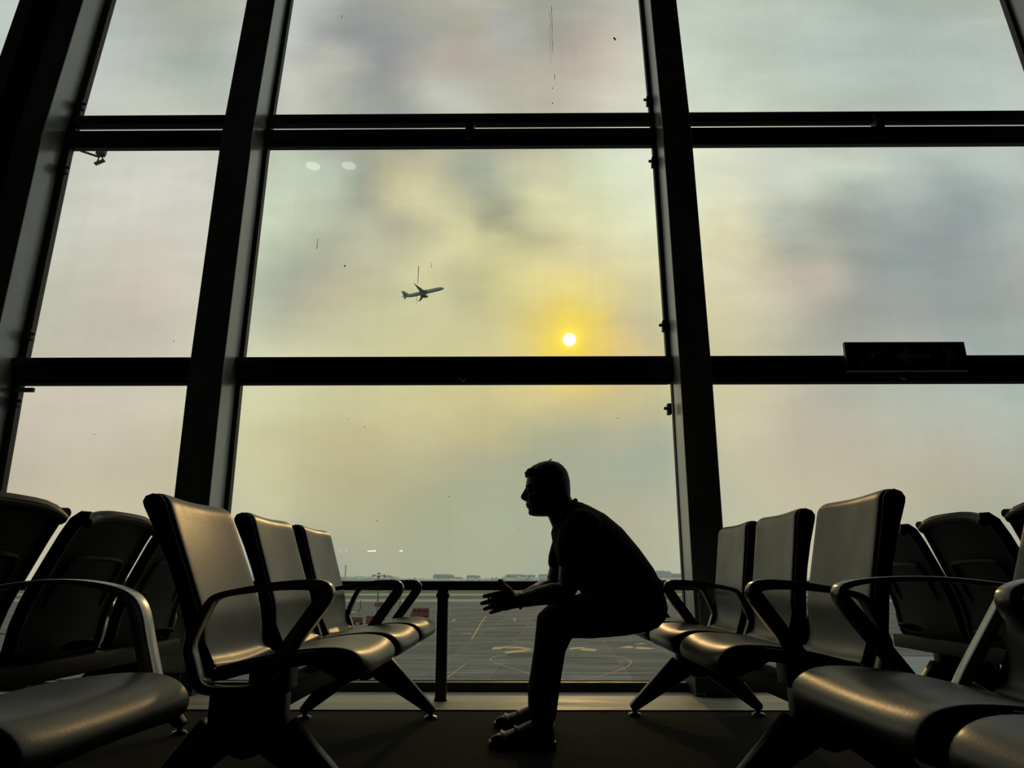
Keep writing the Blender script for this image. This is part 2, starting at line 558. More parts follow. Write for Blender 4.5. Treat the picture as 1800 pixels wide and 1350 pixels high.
SKY_V = [0, 0.04, 0.08, 0.12, 0.16, 0.2, 0.24, 0.28, 0.32, 0.36, 0.4, 0.44, 0.48, 0.52, 0.56, 0.6, 0.64, 0.69, 0.74, 0.79, 0.85, 0.92, 1.0]
SKY_U = (-0.8, 0.8, 32)
SKY = [
  ((163, 149, 115), (159, 147, 112), (154, 143, 108), (150, 141, 105), (152, 143, 105), (148, 140, 103), (141, 135, 100), (113, 113, 93), (92, 98, 89), (88, 96, 88), (91, 98, 87), (105, 109, 88), (113, 116, 86), (112, 115, 83), (114, 117, 83), (112, 116, 86), (107, 113, 88), (127, 127, 88), (119, 123, 91), (126, 129, 96), (133, 135, 102), (141, 138, 104), (143, 137, 103), (143, 136, 100), (141, 135, 100), (133, 129, 97), (128, 126, 96), (130, 127, 98), (128, 126, 98), (128, 127, 100), (130, 129, 103), (131, 130, 106)),
  ((162, 149, 115), (156, 145, 111), (148, 138, 104), (149, 139, 102), (157, 146, 105), (157, 147, 106), (146, 138, 103), (135, 131, 100), (127, 130, 99), (126, 131, 97), (118, 121, 91), (118, 119, 87), (119, 120, 83), (113, 117, 80), (116, 120, 82), (118, 123, 85), (113, 119, 87), (128, 126, 87), (125, 122, 88), (130, 130, 95), (138, 139, 104), (147, 145, 108), (153, 146, 108), (151, 142, 105), (145, 137, 102), (136, 131, 99), (127, 125, 94), (124, 124, 95), (119, 121, 92), (121, 122, 95), (127, 126, 101), (129, 129, 105)),
  ((159, 147, 114), (150, 140, 108), (146, 135, 102), (158, 143, 104), (168, 153, 109), (169, 155, 110), (159, 148, 107), (150, 144, 104), (157, 155, 107), (158, 157, 103), (139, 138, 91), (131, 128, 84), (127, 124, 80), (116, 118, 78), (115, 122, 82), (118, 126, 87), (115, 121, 88), (128, 126, 87), (126, 120, 86), (130, 127, 92), (137, 139, 102), (149, 147, 107), (157, 149, 108), (158, 146, 107), (152, 141, 104), (143, 134, 101), (131, 127, 94), (124, 122, 91), (120, 122, 94), (118, 122, 95), (124, 125, 99), (127, 128, 105)),
  ((155, 144, 112), (146, 136, 105), (147, 133, 103), (162, 144, 109), (167, 151, 111), (164, 149, 108), (159, 145, 105), (158, 149, 105), (170, 164, 109), (171, 165, 104), (151, 143, 89), (140, 130, 80), (135, 127, 79), (124, 122, 79), (119, 122, 83), (116, 123, 87), (117, 123, 86), (115, 120, 89), (117, 121, 89), (119, 124, 93), (134, 136, 100), (148, 145, 105), (156, 147, 106), (157, 143, 105), (154, 139, 104), (147, 135, 102), (137, 129, 96), (132, 125, 95), (128, 127, 100), (123, 128, 102), (124, 127, 102), (126, 128, 105)),
  ((151, 141, 110), (146, 135, 106), (154, 138, 111), (165, 146, 115), (164, 147, 114), (159, 144, 109), (158, 143, 106), (163, 152, 107), (174, 167, 109), (172, 164, 101), (156, 144, 86), (149, 135, 80), (148, 136, 81), (144, 134, 82), (135, 128, 82), (125, 123, 82), (110, 117, 82), (111, 119, 89), (113, 122, 92), (110, 122, 94), (131, 134, 100), (154, 147, 106), (160, 146, 107), (154, 137, 104), (150, 135, 104), (147, 137, 105), (142, 134, 104), (140, 133, 106), (136, 135, 112), (128, 136, 112), (125, 130, 106), (125, 127, 105)),
  ((149, 140, 109), (149, 137, 108), (165, 147, 119), (174, 154, 124), (172, 155, 122), (168, 152, 119), (169, 154, 116), (173, 162, 115), (179, 172, 112), (175, 168, 103), (164, 152, 90), (162, 147, 85), (167, 152, 87), (167, 152, 86), (161, 144, 81), (154, 138, 78), (137, 131, 80), (124, 122, 84), (132, 127, 87), (126, 128, 91), (145, 141, 100), (169, 157, 110), (171, 153, 112), (153, 138, 107), (143, 134, 107), (142, 140, 112), (141, 142, 116), (140, 141, 119), (136, 142, 123), (129, 141, 121), (125, 133, 110), (124, 127, 105)),
  ((150, 141, 110), (153, 141, 111), (170, 153, 123), (179, 161, 129), (179, 162, 130), (178, 163, 129), (180, 166, 128), (183, 174, 126), (186, 182, 121), (184, 180, 112), (176, 168, 100), (174, 162, 94), (179, 165, 93), (183, 167, 90), (182, 164, 84), (189, 164, 83), (193, 166, 83), (174, 151, 78), (170, 146, 78), (159, 145, 86), (164, 153, 98), (182, 167, 111), (178, 161, 115), (151, 140, 110), (135, 133, 109), (135, 140, 116), (136, 144, 122), (132, 142, 125), (127, 141, 126), (124, 139, 122), (123, 132, 112), (123, 127, 106)),
  ((151, 143, 113), (152, 142, 112), (165, 152, 122), (171, 157, 127), (171, 157, 128), (173, 159, 130), (180, 167, 133), (187, 179, 134), (192, 190, 131), (192, 190, 123), (185, 180, 111), (179, 171, 102), (181, 171, 97), (187, 174, 93), (191, 175, 91), (204, 178, 89), (229, 189, 75), (225, 181, 58), (205, 162, 68), (191, 162, 85), (177, 161, 96), (181, 168, 106), (172, 160, 111), (142, 137, 107), (125, 127, 106), (128, 133, 113), (130, 137, 119), (122, 133, 120), (114, 129, 119), (114, 129, 117), (120, 128, 110), (122, 126, 106)),
  ((154, 146, 116), (148, 141, 111), (155, 147, 119), (158, 149, 122), (157, 146, 121), (162, 149, 125), (173, 162, 132), (183, 177, 138), (187, 186, 135), (185, 183, 125), (182, 177, 115), (175, 170, 106), (177, 171, 100), (184, 175, 95), (190, 176, 94), (202, 175, 84), (233, 184, 53), (252, 193, 31), (222, 166, 59), (192, 160, 87), (176, 161, 96), (177, 165, 103), (164, 155, 107), (133, 131, 103), (116, 119, 101), (119, 122, 107), (121, 124, 111), (111, 118, 109), (102, 115, 109), (106, 118, 110), (114, 121, 106), (120, 123, 104)),
  ((153, 147, 117), (143, 140, 111), (149, 145, 118), (154, 147, 121), (155, 144, 120), (162, 148, 124), (172, 160, 133), (175, 170, 136), (162, 164, 125), (152, 152, 110), (162, 155, 106), (167, 161, 104), (170, 165, 100), (177, 170, 97), (175, 166, 92), (191, 172, 82), (224, 181, 60), (252, 197, 38), (215, 172, 67), (168, 150, 94), (176, 163, 98), (184, 171, 109), (170, 160, 113), (137, 133, 105), (114, 114, 98), (108, 111, 100), (107, 111, 103), (100, 107, 102), (96, 105, 102), (102, 111, 105), (112, 117, 104), (119, 122, 103)),
  ((154, 149, 120), (144, 142, 114), (151, 149, 122), (160, 154, 127), (167, 153, 126), (174, 156, 129), (178, 164, 137), (168, 165, 135), (137, 144, 115), (119, 123, 94), (140, 133, 96), (159, 149, 100), (165, 159, 99), (178, 171, 101), (155, 148, 88), (178, 166, 85), (223, 193, 84), (234, 196, 73), (211, 183, 89), (188, 173, 104), (194, 180, 110), (198, 184, 123), (186, 171, 125), (156, 143, 114), (130, 122, 104), (102, 105, 96), (94, 102, 99), (92, 101, 98), (94, 102, 100), (103, 110, 105), (113, 118, 106), (120, 123, 106)),
  ((154, 150, 122), (146, 145, 118), (156, 156, 129), (169, 164, 136), (177, 165, 135), (184, 167, 139), (183, 171, 144), (170, 170, 140), (141, 153, 121), (122, 131, 101), (130, 128, 95), (150, 144, 100), (162, 156, 99), (185, 178, 105), (168, 159, 92), (182, 170, 88), (205, 186, 97), (213, 189, 100), (214, 193, 110), (214, 200, 120), (204, 194, 124), (206, 193, 131), (184, 169, 122), (154, 137, 109), (147, 134, 112), (104, 108, 98), (88, 100, 98), (87, 98, 97), (92, 101, 100), (104, 112, 108), (117, 123, 112), (121, 126, 110)),
  ((154, 151, 124), (149, 149, 122), (161, 162, 136), (174, 171, 145), (181, 172, 145), (185, 174, 148), (184, 176, 151), (177, 180, 149), (164, 179, 139), (147, 159, 119), (128, 133, 100), (149, 149, 107), (148, 142, 97), (175, 167, 102), (197, 188, 105), (157, 149, 84), (155, 146, 87), (200, 184, 108), (212, 200, 123), (215, 212, 138), (207, 207, 140), (207, 198, 132), (183, 170, 117), (124, 124, 101), (116, 123, 104), (101, 109, 98), (92, 103, 100), (88, 99, 99), (88, 98, 99), (102, 112, 110), (118, 126, 117), (122, 128, 112)),
  ((153, 151, 125), (149, 149, 123), (165, 166, 141), (176, 175, 151), (181, 177, 154), (183, 177, 156), (182, 178, 157), (180, 184, 154), (176, 191, 148), (161, 176, 131), (136, 140, 106), (134, 135, 99), (132, 127, 90), (174, 166, 103), (176, 169, 102), (107, 105, 75), (174, 170, 104), (207, 199, 119), (209, 207, 134), (213, 220, 154), (208, 216, 154), (210, 206, 141), (209, 200, 144), (152, 160, 134), (121, 131, 111), (96, 102, 95), (100, 110, 105), (101, 111, 109), (88, 100, 100), (99, 112, 111), (121, 132, 125), (126, 133, 118)),
  ((154, 153, 128), (151, 151, 127), (165, 166, 143), (177, 177, 155), (182, 181, 160), (184, 181, 162), (182, 179, 160), (175, 179, 153), (168, 182, 145), (169, 186, 142), (141, 152, 117), (111, 115, 88), (181, 168, 106), (182, 171, 106), (124, 127, 90), (125, 130, 93), (210, 205, 126), (204, 204, 129), (204, 212, 145), (213, 225, 166), (214, 225, 170), (212, 215, 158), (207, 206, 156), (172, 178, 146), (159, 170, 142), (125, 137, 123), (126, 139, 127), (124, 137, 129), (100, 114, 111), (105, 120, 117), (127, 141, 133), (130, 139, 125)),
  ((153, 154, 130), (152, 154, 130), (163, 166, 144), (176, 178, 157), (184, 183, 163), (186, 184, 164), (181, 178, 159), (167, 170, 147), (153, 167, 136), (155, 173, 136), (135, 150, 120), (106, 110, 87), (157, 146, 95), (158, 145, 99), (108, 116, 90), (149, 151, 110), (177, 170, 115), (172, 178, 124), (186, 199, 147), (209, 222, 172), (218, 230, 180), (216, 222, 173), (206, 210, 166), (186, 194, 161), (183, 196, 163), (177, 192, 163), (158, 173, 155), (141, 155, 145), (121, 136, 129), (123, 140, 134), (138, 153, 144), (134, 145, 130)),
  ((150, 152, 130), (152, 155, 134), (162, 165, 146), (174, 177, 158), (182, 184, 163), (182, 182, 162), (173, 172, 153), (158, 160, 139), (144, 154, 128), (138, 150, 122), (122, 128, 109), (118, 120, 97), (96, 102, 84), (134, 133, 100), (115, 124, 97), (139, 136, 102), (141, 135, 101), (143, 148, 114), (169, 178, 141), (201, 212, 170), (213, 225, 180), (212, 222, 177), (202, 211, 171), (186, 197, 165), (170, 183, 156), (154, 164, 140), (148, 161, 145), (140, 155, 143), (136, 152, 141), (141, 158, 149), (146, 163, 151), (141, 153, 137)),
  ((149, 155, 136), (153, 159, 141), (160, 166, 151), (168, 174, 158), (171, 178, 158), (165, 171, 151), (153, 157, 140), (144, 148, 131), (147, 152, 130), (154, 159, 136), (129, 131, 111), (105, 109, 96), (102, 110, 99), (132, 137, 117), (154, 155, 132), (144, 139, 113), (142, 136, 110), (149, 144, 119), (175, 171, 141), (195, 198, 163), (199, 211, 173), (195, 210, 172), (185, 200, 164), (168, 181, 151), (155, 169, 145), (143, 156, 136), (136, 149, 133), (135, 149, 135), (139, 156, 143), (146, 164, 153), (148, 165, 153), (142, 155, 141)),
  ((152, 162, 147), (154, 164, 151), (157, 166, 155), (158, 167, 154), (153, 162, 147), (141, 151, 134), (130, 140, 125), (135, 143, 130), (156, 162, 147), (166, 168, 149), (130, 133, 119), (94, 97, 92), (113, 114, 103), (151, 152, 134), (148, 151, 132), (135, 131, 109), (143, 135, 111), (151, 139, 115), (178, 163, 134), (188, 184, 153), (184, 196, 164), (176, 195, 163), (166, 183, 153), (156, 172, 147), (148, 165, 145), (141, 158, 141), (133, 151, 137), (131, 148, 136), (135, 153, 142), (141, 160, 150), (144, 162, 151), (141, 156, 142)),
  ((157, 170, 158), (156, 168, 158), (152, 163, 155), (145, 155, 146), (134, 144, 132), (121, 132, 119), (117, 128, 116), (134, 145, 135), (152, 161, 151), (144, 144, 130), (131, 131, 118), (90, 92, 90), (105, 101, 94), (133, 119, 103), (131, 117, 100), (132, 121, 103), (130, 123, 101), (131, 117, 99), (164, 143, 118), (179, 170, 144), (174, 185, 159), (164, 184, 158), (154, 171, 147), (147, 162, 142), (144, 161, 145), (139, 159, 146), (132, 152, 141), (127, 148, 138), (129, 150, 141), (136, 155, 147), (140, 158, 147), (140, 154, 140)),
  ((160, 175, 164), (155, 169, 161), (146, 158, 151), (135, 144, 137), (123, 130, 121), (114, 121, 109), (117, 126, 114), (138, 148, 135), (150, 163, 154), (122, 129, 124), (92, 95, 94), (84, 88, 90), (95, 98, 95), (111, 109, 95), (125, 117, 97), (131, 132, 123), (119, 122, 111), (111, 105, 93), (141, 128, 110), (161, 157, 137), (164, 177, 156), (159, 179, 158), (151, 169, 149), (146, 162, 144), (143, 160, 145), (137, 157, 144), (129, 150, 138), (123, 143, 134), (124, 143, 134), (130, 147, 137), (135, 149, 137), (135, 146, 130)),
  ((157, 172, 160), (151, 164, 155), (141, 152, 144), (130, 139, 130), (121, 126, 115), (116, 121, 107), (124, 129, 113), (138, 146, 131), (152, 163, 150), (142, 152, 140), (122, 126, 115), (109, 110, 98), (114, 113, 96), (126, 125, 103), (134, 132, 109), (118, 116, 95), (100, 102, 87), (106, 108, 95), (123, 123, 108), (139, 144, 126), (149, 161, 141), (152, 169, 148), (149, 166, 145), (145, 159, 139), (140, 154, 135), (133, 148, 130), (124, 139, 124), (118, 134, 119), (118, 133, 118), (122, 134, 119), (126, 135, 118), (128, 137, 118)),
  ((148, 158, 142), (143, 152, 138), (136, 144, 130), (128, 133, 119), (121, 125, 109), (121, 123, 105), (125, 127, 109), (130, 133, 115), (132, 135, 116), (132, 134, 114), (129, 130, 110), (128, 127, 108), (129, 128, 108), (132, 131, 111), (134, 132, 112), (134, 132, 111), (133, 131, 110), (133, 131, 109), (132, 131, 109), (135, 136, 113), (138, 141, 118), (139, 144, 121), (140, 147, 123), (141, 148, 126), (138, 147, 126), (136, 145, 125), (129, 139, 119), (123, 131, 111), (121, 129, 110), (124, 133, 114), (128, 138, 122), (129, 141, 125)),
]

# ------------------------------------------------------------------ the hall
def prof(z, y0):
    """depth of the glazed front: upright below, leaning outwards above"""
    y = y0
    if z > 1.9:
        y += (min(z, 3.7) - 1.9) * math.tan(R(2.6))
    if z > 3.7:
        y += (z - 3.7) * math.tan(R(7.5))
    return y


ZS = [0.0, 1.9, 3.7, 6.6]
X0, X1, YB, ZC = -9.5, 6.6, -26.0, 6.6

o = MB().box(X0, X1, YB, 4.04, -0.25, 0).build('floor', M['carpet'], smooth=False)
tag(o, kind='structure')
o = MB().box(X0, X1, 4.04, 4.80, -0.25, 0.006).build('trim_1', M['stone'], smooth=False)
tag(o, 'pale stone floor strip along the foot of the windows', kind='structure')
o = MB().box(X0, X1, YB, 5.3, ZC, ZC + 0.2).build('ceiling', M['ceil'], smooth=False)
tag(o, kind='structure')
o = MB().box(X0 - 0.2, X0, YB, 5.3, -0.25, ZC + 0.2).build('wall_left', M['wall'], smooth=False)
tag(o, kind='structure')
o = MB().box(X1, X1 + 0.2, YB, 5.3, -0.25, ZC + 0.2).build('wall_right', M['wall'], smooth=False)
tag(o, kind='structure')
o = MB().box(X0 - 0.2, X1 + 0.2, YB - 0.2, YB, -0.25, ZC + 0.2).build('wall_back', M['wall'], smooth=False)
tag(o, kind='structure')


def column(n, x0, x1, yf=4.5, yb=4.76, groove=None, label=None):
    b = MB()
    outline = [(prof(z, yf), z) for z in ZS] + [(prof(z, yb), z) for z in reversed(ZS)]
    b.prism(outline, x0, x1, 'yz')
    o = b.build('column_%d' % n, M['column'], smooth=False, bevel=0.006)
    tag(o, label, kind='structure')
    if groove:
        g = MB()
        outline = [(prof(z, yf - 0.012), z) for z in ZS] + [(prof(z, yf + 0.01), z) for z in reversed(ZS)]
        g.prism(outline, groove[0], groove[1], 'yz')
        g.build('cover_strip', M['frame'], o, smooth=False)
    return o


cols = [
    column(1, -3.87, -3.37, groove=(-3.74, -3.56), label='broad dark column at the left edge of the picture'),
    column(2, -2.095, -1.875, label='slim dark column left of the middle window'),
    column(3, 1.02, 1.222, label='slim dark column right of the middle window'),
    column(4, 3.96, 4.46, label='dark column cut by the top right corner'),
]
# black plinth boxes round the column feet
for c, (a, bb) in zip(cols, [(-3.90, -3.34), (-2.12, -1.85), (0.995, 1.247), (3.93, 4.49)]):
    MB().box(a, bb, 4.475, 4.76, 0.006, 0.12).build('plinth', M['frame'], c, smooth=False, bevel=0.004)

bays = [(-7.0, -3.87), (-3.37, -2.095), (-1.875, 1.02), (1.222, 3.96), (4.46, X1)]


def slab(b, x0, x1, z0, z1, ya, yb):
    """bar following the lean between two heights"""
    b.prism([(prof(z0, ya), z0), (prof(z1, ya), z1), (prof(z1, yb), z1), (prof(z0, yb), z0)], x0, x1, 'yz')


# horizontal members
tn = 2
mid_bars, top_bars = [], []
for i, (a, bb) in enumerate(bays[:4]):
    # kerb of the glazing
    t = MB()
    slab(t, a, bb, 0.006, 0.056, 4.67, 4.80)
    tag(t.build('trim_%d' % tn, M['frame'], smooth=False), kind='structure')
    tn += 1
    # middle transom, a flange over a recessed web and a gasket
    t = MB()
    slab(t, a, bb, 2.016, 2.074, 4.68, 4.785)
    slab(t, a, bb, 1.930, 2.016, 4.70, 4.785)
    slab(t, a, bb, 1.903, 1.930, 4.725, 4.785)
    o = t.build('trim_%d' % tn, M['frame'], smooth=False, bevel=0.003)
    tag(o, kind='structure')
    mid_bars.append(o)
    tn += 1
    # double transom with a slot of sky between its two bars
    t = MB()
    slab(t, a, bb, 3.938, 4.030, 4.72, 4.76)
    o = t.build('trim_%d' % tn, M['frame'], smooth=False, bevel=0.003)
    tag(o, kind='structure')
    tn += 1
    t = MB()
    slab(t, a, bb, 3.775, 3.887, 4.72, 4.775)
    slab(t, a, bb, 3.740, 3.775, 4.735, 4.785)
    o = t.build('trim_%d' % tn, M['frame'], smooth=False, bevel=0.003)
    tag(o, kind='structure')
    top_bars.append(o)
    tn += 1

# brackets in the middle of the wide transoms
for o, x in ((top_bars[2], -0.36), (top_bars[3], 2.66)):
    b = MB()
    b.prism([(x - 0.04, 3.96), (x + 0.045, 3.96), (x + 0.04, 3.90), (x + 0.012, 3.78), (x - 0.03, 3.78), (x - 0.025, 3.89)], 4.775, 4.86)
    b.tube([(x, 4.765, 3.80), (x, 4.785, 3.80)], 0.012)
    b.build('bracket', M['frame'], o, bevel=0.003)
for o, x in ((mid_bars[2], -0.37), (mid_bars[3], 2.52)):
    b = MB()
    b.prism([(x - 0.03, 2.0), (x + 0.03, 2.0), (x + 0.03, 1.92), (x + 0.01, 1.90), (x - 0.03, 1.92)], 4.655, 4.70)
    b.tube([(x, 4.65, 1.955), (x, 4.67, 1.955)], 0.01)
    b.build('bracket', M['frame'], o, bevel=0.003)

# windows: frame ring with its pane
wn = 1
levels = [(0.056, 1.903), (2.074, 3.938), (4.030, 6.6)]
wins = {}
for i, (a, bb) in enumerate(bays[:4]):
    for j, (z0, z1) in enumerate(levels):
        b = MB()
        fw = 0.028 if i != 1 else 0.05
        ya, yb = 4.735, 4.785
        zs = [z0] + [z for z in (3.7,) if z0 < z < z1] + [z1]

        def upright(xa, xb):
            b.prism([(prof(z, ya), z) for z in zs] + [(prof(z, yb), z) for z in reversed(zs)], xa, xb, 'yz')
        upright(a, a + fw)
        fr_ = 0.006 if (i, j) == (2, 0) else fw
        upright(bb - fr_, bb)
        slab(b, a + fw, bb - fw, z0, z0 + 0.004, 4.745, 4.775)
        slab(b, a + fw, bb - fw, z1 - 0.004, z1, 4.745, 4.775)
        w = b.build('window_%d' % wn, M['gasket'], smooth=False)
        tag(w, kind='structure')
        p = MB()
        p.prism([(prof(z, 4.755), z) for z in zs] + [(prof(z, 4.765), z) for z in reversed(zs)], a + fw, bb - fr_, 'yz')
        p.build('pane', M['glass'], w, smooth=False)
        wins[(i, j)] = w
        wn += 1
# solid front beyond the last column
o = MB().box(4.46, X1, 4.55, 4.8, 0, ZC).box(X0, -7.0, 4.55, 4.8, 0, ZC).build('wall_front', M['wall'], smooth=False)
tag(o, kind='structure')

# small latches on the window frames
for (i, j, x, z) in [(1, 0, -3.31, 1.78), (1, 1, -3.31, 2.25), (1, 1, -3.31, 3.55), (1, 2, -3.31, 4.13),
                     (2, 1, 0.985, 2.30), (2, 1, 0.985, 3.58), (2, 2, 0.985, 4.14), (2, 0, 0.985, 1.72)]:
    b = MB()
    y = prof(z, 4.70)
    sx = 1 if x < 0 else -1
    b.box(x - 0.012, x + 0.012, y, y + 0.05, z - 0.035, z + 0.035)
    b.tube([(x, y + 0.012, z), (x + sx * 0.035, y + 0.012, z + 0.004)], [0.007, 0.011])
    b.build('latch', M['gasket'], wins[(i, j)], bevel=0.002)
b = MB()
b.box(-3.33, -3.21, 4.71, 4.73, 1.845, 1.872)
b.build('tag_strip', mat('pinkish_tape', (0.33, 0.24, 0.23), 0.6), wins[(1, 0)], smooth=False)

# droppings that ran down the outside of two panes
stk = mat('dried_dropping', (0.10, 0.095, 0.08), 0.9)
for (j, x, z0, z1, w) in [(2, 0.278, 4.66, 5.18, 0.003), (2, 0.262, 4.57, 5.11, 0.002), (2, 0.288, 4.40, 4.45, 0.004), (2, 0.268, 4.30, 4.315, 0.005), (2, 0.265, 4.155, 4.165, 0.006),
                          (1, -0.700, 2.64, 2.775, 0.0035), (1, -0.703, 2.485, 2.57, 0.002), (1, -0.610, 2.765, 2.797, 0.004),
                          (1, -1.425, 2.915, 2.99, 0.005), (1, -1.22, 2.772, 2.782, 0.008), (2, 0.771, 4.795, 4.816, 0.014), (2, -1.427, 5.045, 5.08, 0.005)]:
    b = MB()
    n = max(2, int((z1 - z0) / 0.05))
    path = [(x + random.uniform(-1, 1) * w * 0.7, 0, z0 + (z1 - z0) * k / n) for k in range(n + 1)]
    path = [(p[0], prof(p[2], 4.768), p[2]) for p in path]
    b.tube(path, [w * random.uniform(0.25, 0.65) for _ in path], 6)
    b.build('dirt_streak', stk, wins[(2, j)])

# ---- guard rails between the columns
for i, (a, bb) in list(enumerate(bays))[1:4]:
    xm = (a + bb) / 2
    g = empty('guard_rail', (xm, 4.31, 0))
    lab = {1: 'dark low guard rail between the broad left column and the next column',
           2: 'dark low guard rail with glass across the middle window',
           3: 'dark low guard rail across the right-hand window'}[i]
    tag(g, lab, 'guard rail', 'guard rails along the windows')
    h = (bb - a) / 2 + 0.04
    b = MB().box(-h, h, 0.0, 0.05, 0.585, 0.636)
    b.build('handrail', M['frame'], g, bevel=0.006)
    b = MB().box(-0.030, 0.030, 0.0, 0.05, 0.006, 0.586)
    p = b.build('post', M['frame'], g, bevel=0.004)
    MB().box(-0.036, 0.036, -0.004, 0.054, 0.545, 0.568).build('clamp', M['frame'], p, bevel=0.003)
    MB().box(-0.034, 0.034, -0.004, 0.054, 0.006, 0.018).build('base_plate', M['frame'], p, bevel=0.003)
    for s in (-1, 1):
        x0, x1 = (0.040, h - 0.05) if s > 0 else (-h + 0.05, -0.040)
        MB().box(x0, x1, 0.018, 0.028, 0.03, 0.585).build('glass_panel', M['glass2'], g, smooth=False)

# ---- exit sign on the middle transom of the right bay
sg = empty('exit_sign', (2.50, 4.60, 2.035))
tag(sg, 'dark emergency exit sign with stairs, arrow and running figure on the right window bar', 'sign')
sg.rotation_euler = (R(-3), 0, 0)
MB().box(-0.388, 0.388, -0.02, 0.02, -0.098, 0.098).build('sign_panel', M['sign'], sg, bevel=0.004)
for x in (-0.32, 0.32):
    MB().box(x - 0.02, x + 0.02, 0.018, 0.12, -0.07, 0.0).build('mounting_bracket', M['frame'], sg)


def flat(name, outlines, y=-0.0215):
    b = MB()
    for ol in outlines:
        b.prism(ol, y, y + 0.002)
    return b.build(name, M['signmark'], sg, smooth=False)


st = []
x, z = -0.30, -0.065
for k in range(5):
    st.append([(x, z), (x + 0.012, z), (x + 0.012, z + 0.028), (x, z + 0.028)])
    st.append([(x, z + 0.020), (x + 0.045, z + 0.020), (x + 0.045, z + 0.030), (x, z + 0.030)])
    x += 0.038
    z += 0.0275
flat('stairs_symbol', st)
flat('arrow_symbol', [[(-0.07, 0.0), (0.0, 0.05), (0.03, 0.05), (0.0, 0.016), (0.16, 0.016), (0.16, -0.016), (0.0, -0.016), (0.035, -0.05), (0.0, -0.05)]])
man = [[(0.245 + 0.012 * math.cos(t * PI / 5), 0.062 + 0.012 * math.sin(t * PI / 5)) for t in range(10)],
       [(0.245, 0.045), (0.262, 0.042), (0.285, -0.005), (0.268, -0.012)],
       [(0.250, 0.040), (0.252, 0.028), (0.222, 0.010), (0.214, 0.020)],
       [(0.258, 0.042), (0.300, 0.032), (0.308, 0.006), (0.298, 0.004), (0.290, 0.022), (0.262, 0.028)],
       [(0.268, -0.006), (0.280, -0.012), (0.262, -0.045), (0.258, -0.072), (0.246, -0.072), (0.250, -0.042)],
       [(0.276, -0.004), (0.288, -0.008), (0.312, -0.045), (0.345, -0.050), (0.345, -0.060), (0.304, -0.056)]]
flat('running_figure', man)

# ---- recessed lights in the ceiling behind the viewer
for x, y, lb in ((-2.85, 0.785, 'round perforated ceiling downlight nearer the left column'), (-2.352, 0.785, 'round perforated ceiling downlight nearer the room centre')):
    l = empty('ceiling_light', (x, y, ZC))
    tag(l, lb, 'ceiling light', 'ceiling downlights')
    MB().lathe([(0.10, -0.012), (0.135, -0.012), (0.14, 0.0), (0.10, 0.0)], closed=True, seg=32).build('trim_ring', M['ceil'], l)
    MB().lathe([(0.001, -0.006), (0.101, -0.006), (0.101, -0.002), (0.001, -0.002)]).build('diffuser', M['lamp'], l)
for k, x in enumerate((-8.24, -6.9, -5.63)):
    l = empty('wall_light', (x, YB, 1.97))
    tag(l, ['slim lit wall light low on the far wall, nearest the left wall', 'slim lit wall light low on the far wall, between two others',
            'slim lit wall light low on the far wall, nearest the middle'][k], 'wall light', 'wall lights')
    MB().box(-0.24, 0.24, 0.0, 0.05, -0.05, 0.05).build('housing', M['frame'], l, smooth=False)
    MB().box(-0.2, 0.2, 0.05, 0.055, -0.022, 0.022).build('lamp_strip', M['lampstrip'], l, smooth=False)

# ------------------------------------------------------------------ bench seats
SEAT_W = 0.545
BACK_W = 0.505
# side profile of the sitting surface: (distance behind the front, height)
SEAT_P = [(0.050, 0.376), (0.020, 0.382), (0.005, 0.396), (0.003, 0.412), (0.014, 0.430), (0.034, 0.445), (0.062, 0.454), (0.10, 0.457),
          (0.15, 0.455), (0.21, 0.449), (0.28, 0.438), (0.34, 0.424), (0.39, 0.411), (0.425, 0.407)]
BACK_P = [(0.425, 0.407), (0.450, 0.416), (0.466, 0.436), (0.474, 0.465), (0.479, 0.51), (0.484, 0.553), (0.488, 0.567), (0.515, 0.64), (0.545, 0.72),
          (0.575, 0.80), (0.592, 0.848), (0.598, 0.862), (0.612, 0.878), (0.634, 0.884), (0.655, 0.876), (0.662, 0.860)]


def shell(profile, thick, w, y0, dish, front_round=0.0, top_round=0.0):
    """padded shell: profile swept over the width with a slight dish, closed underneath"""
    nm = nrm2(profile, False)
    st = [-1, -0.985, -0.93, -0.8, -0.55, -0.25, 0, 0.25, 0.55, 0.8, 0.93, 0.985, 1]
    n = len(profile)
    rings = []
    for s in st:
        ring = []
        edge = max(0.0, abs(s) - 0.9) / 0.1
        d = dish * (s * s) - 0.005 * edge ** 2
        for i, (u, z) in enumerate(profile):
            nx, m = nm[i]
            fr = front_round * abs(s) ** 4 * max(0.0, 1 - i / 10.0)
            tr = top_round * abs(s) ** 5 * max(0.0, (i - n + 6) / 6.0)
            ring.append((-(u + fr) - (-nx.x) * 0 - nx.x * 0 - d * nx.x * -1 * -1, y0 + s * w / 2, z + d * nx.y - tr))
        for i in reversed(range(n)):
            u, z = profile[i]
            nx, m = nm[i]
            t = thick[i] if isinstance(thick, list) else thick
            tt = t * (1 - 0.25 * edge)
            fr = front_round * abs(s) ** 4 * max(0.0, 1 - i / 10.0)
            tr = top_round * abs(s) ** 5 * max(0.0, (i - n + 6) / 6.0)
            ring.append((-(u + fr) + nx.x * tt, y0 + s * w / 2, z - nx.y * tt - tr))
        rings.append(ring)
    return rings


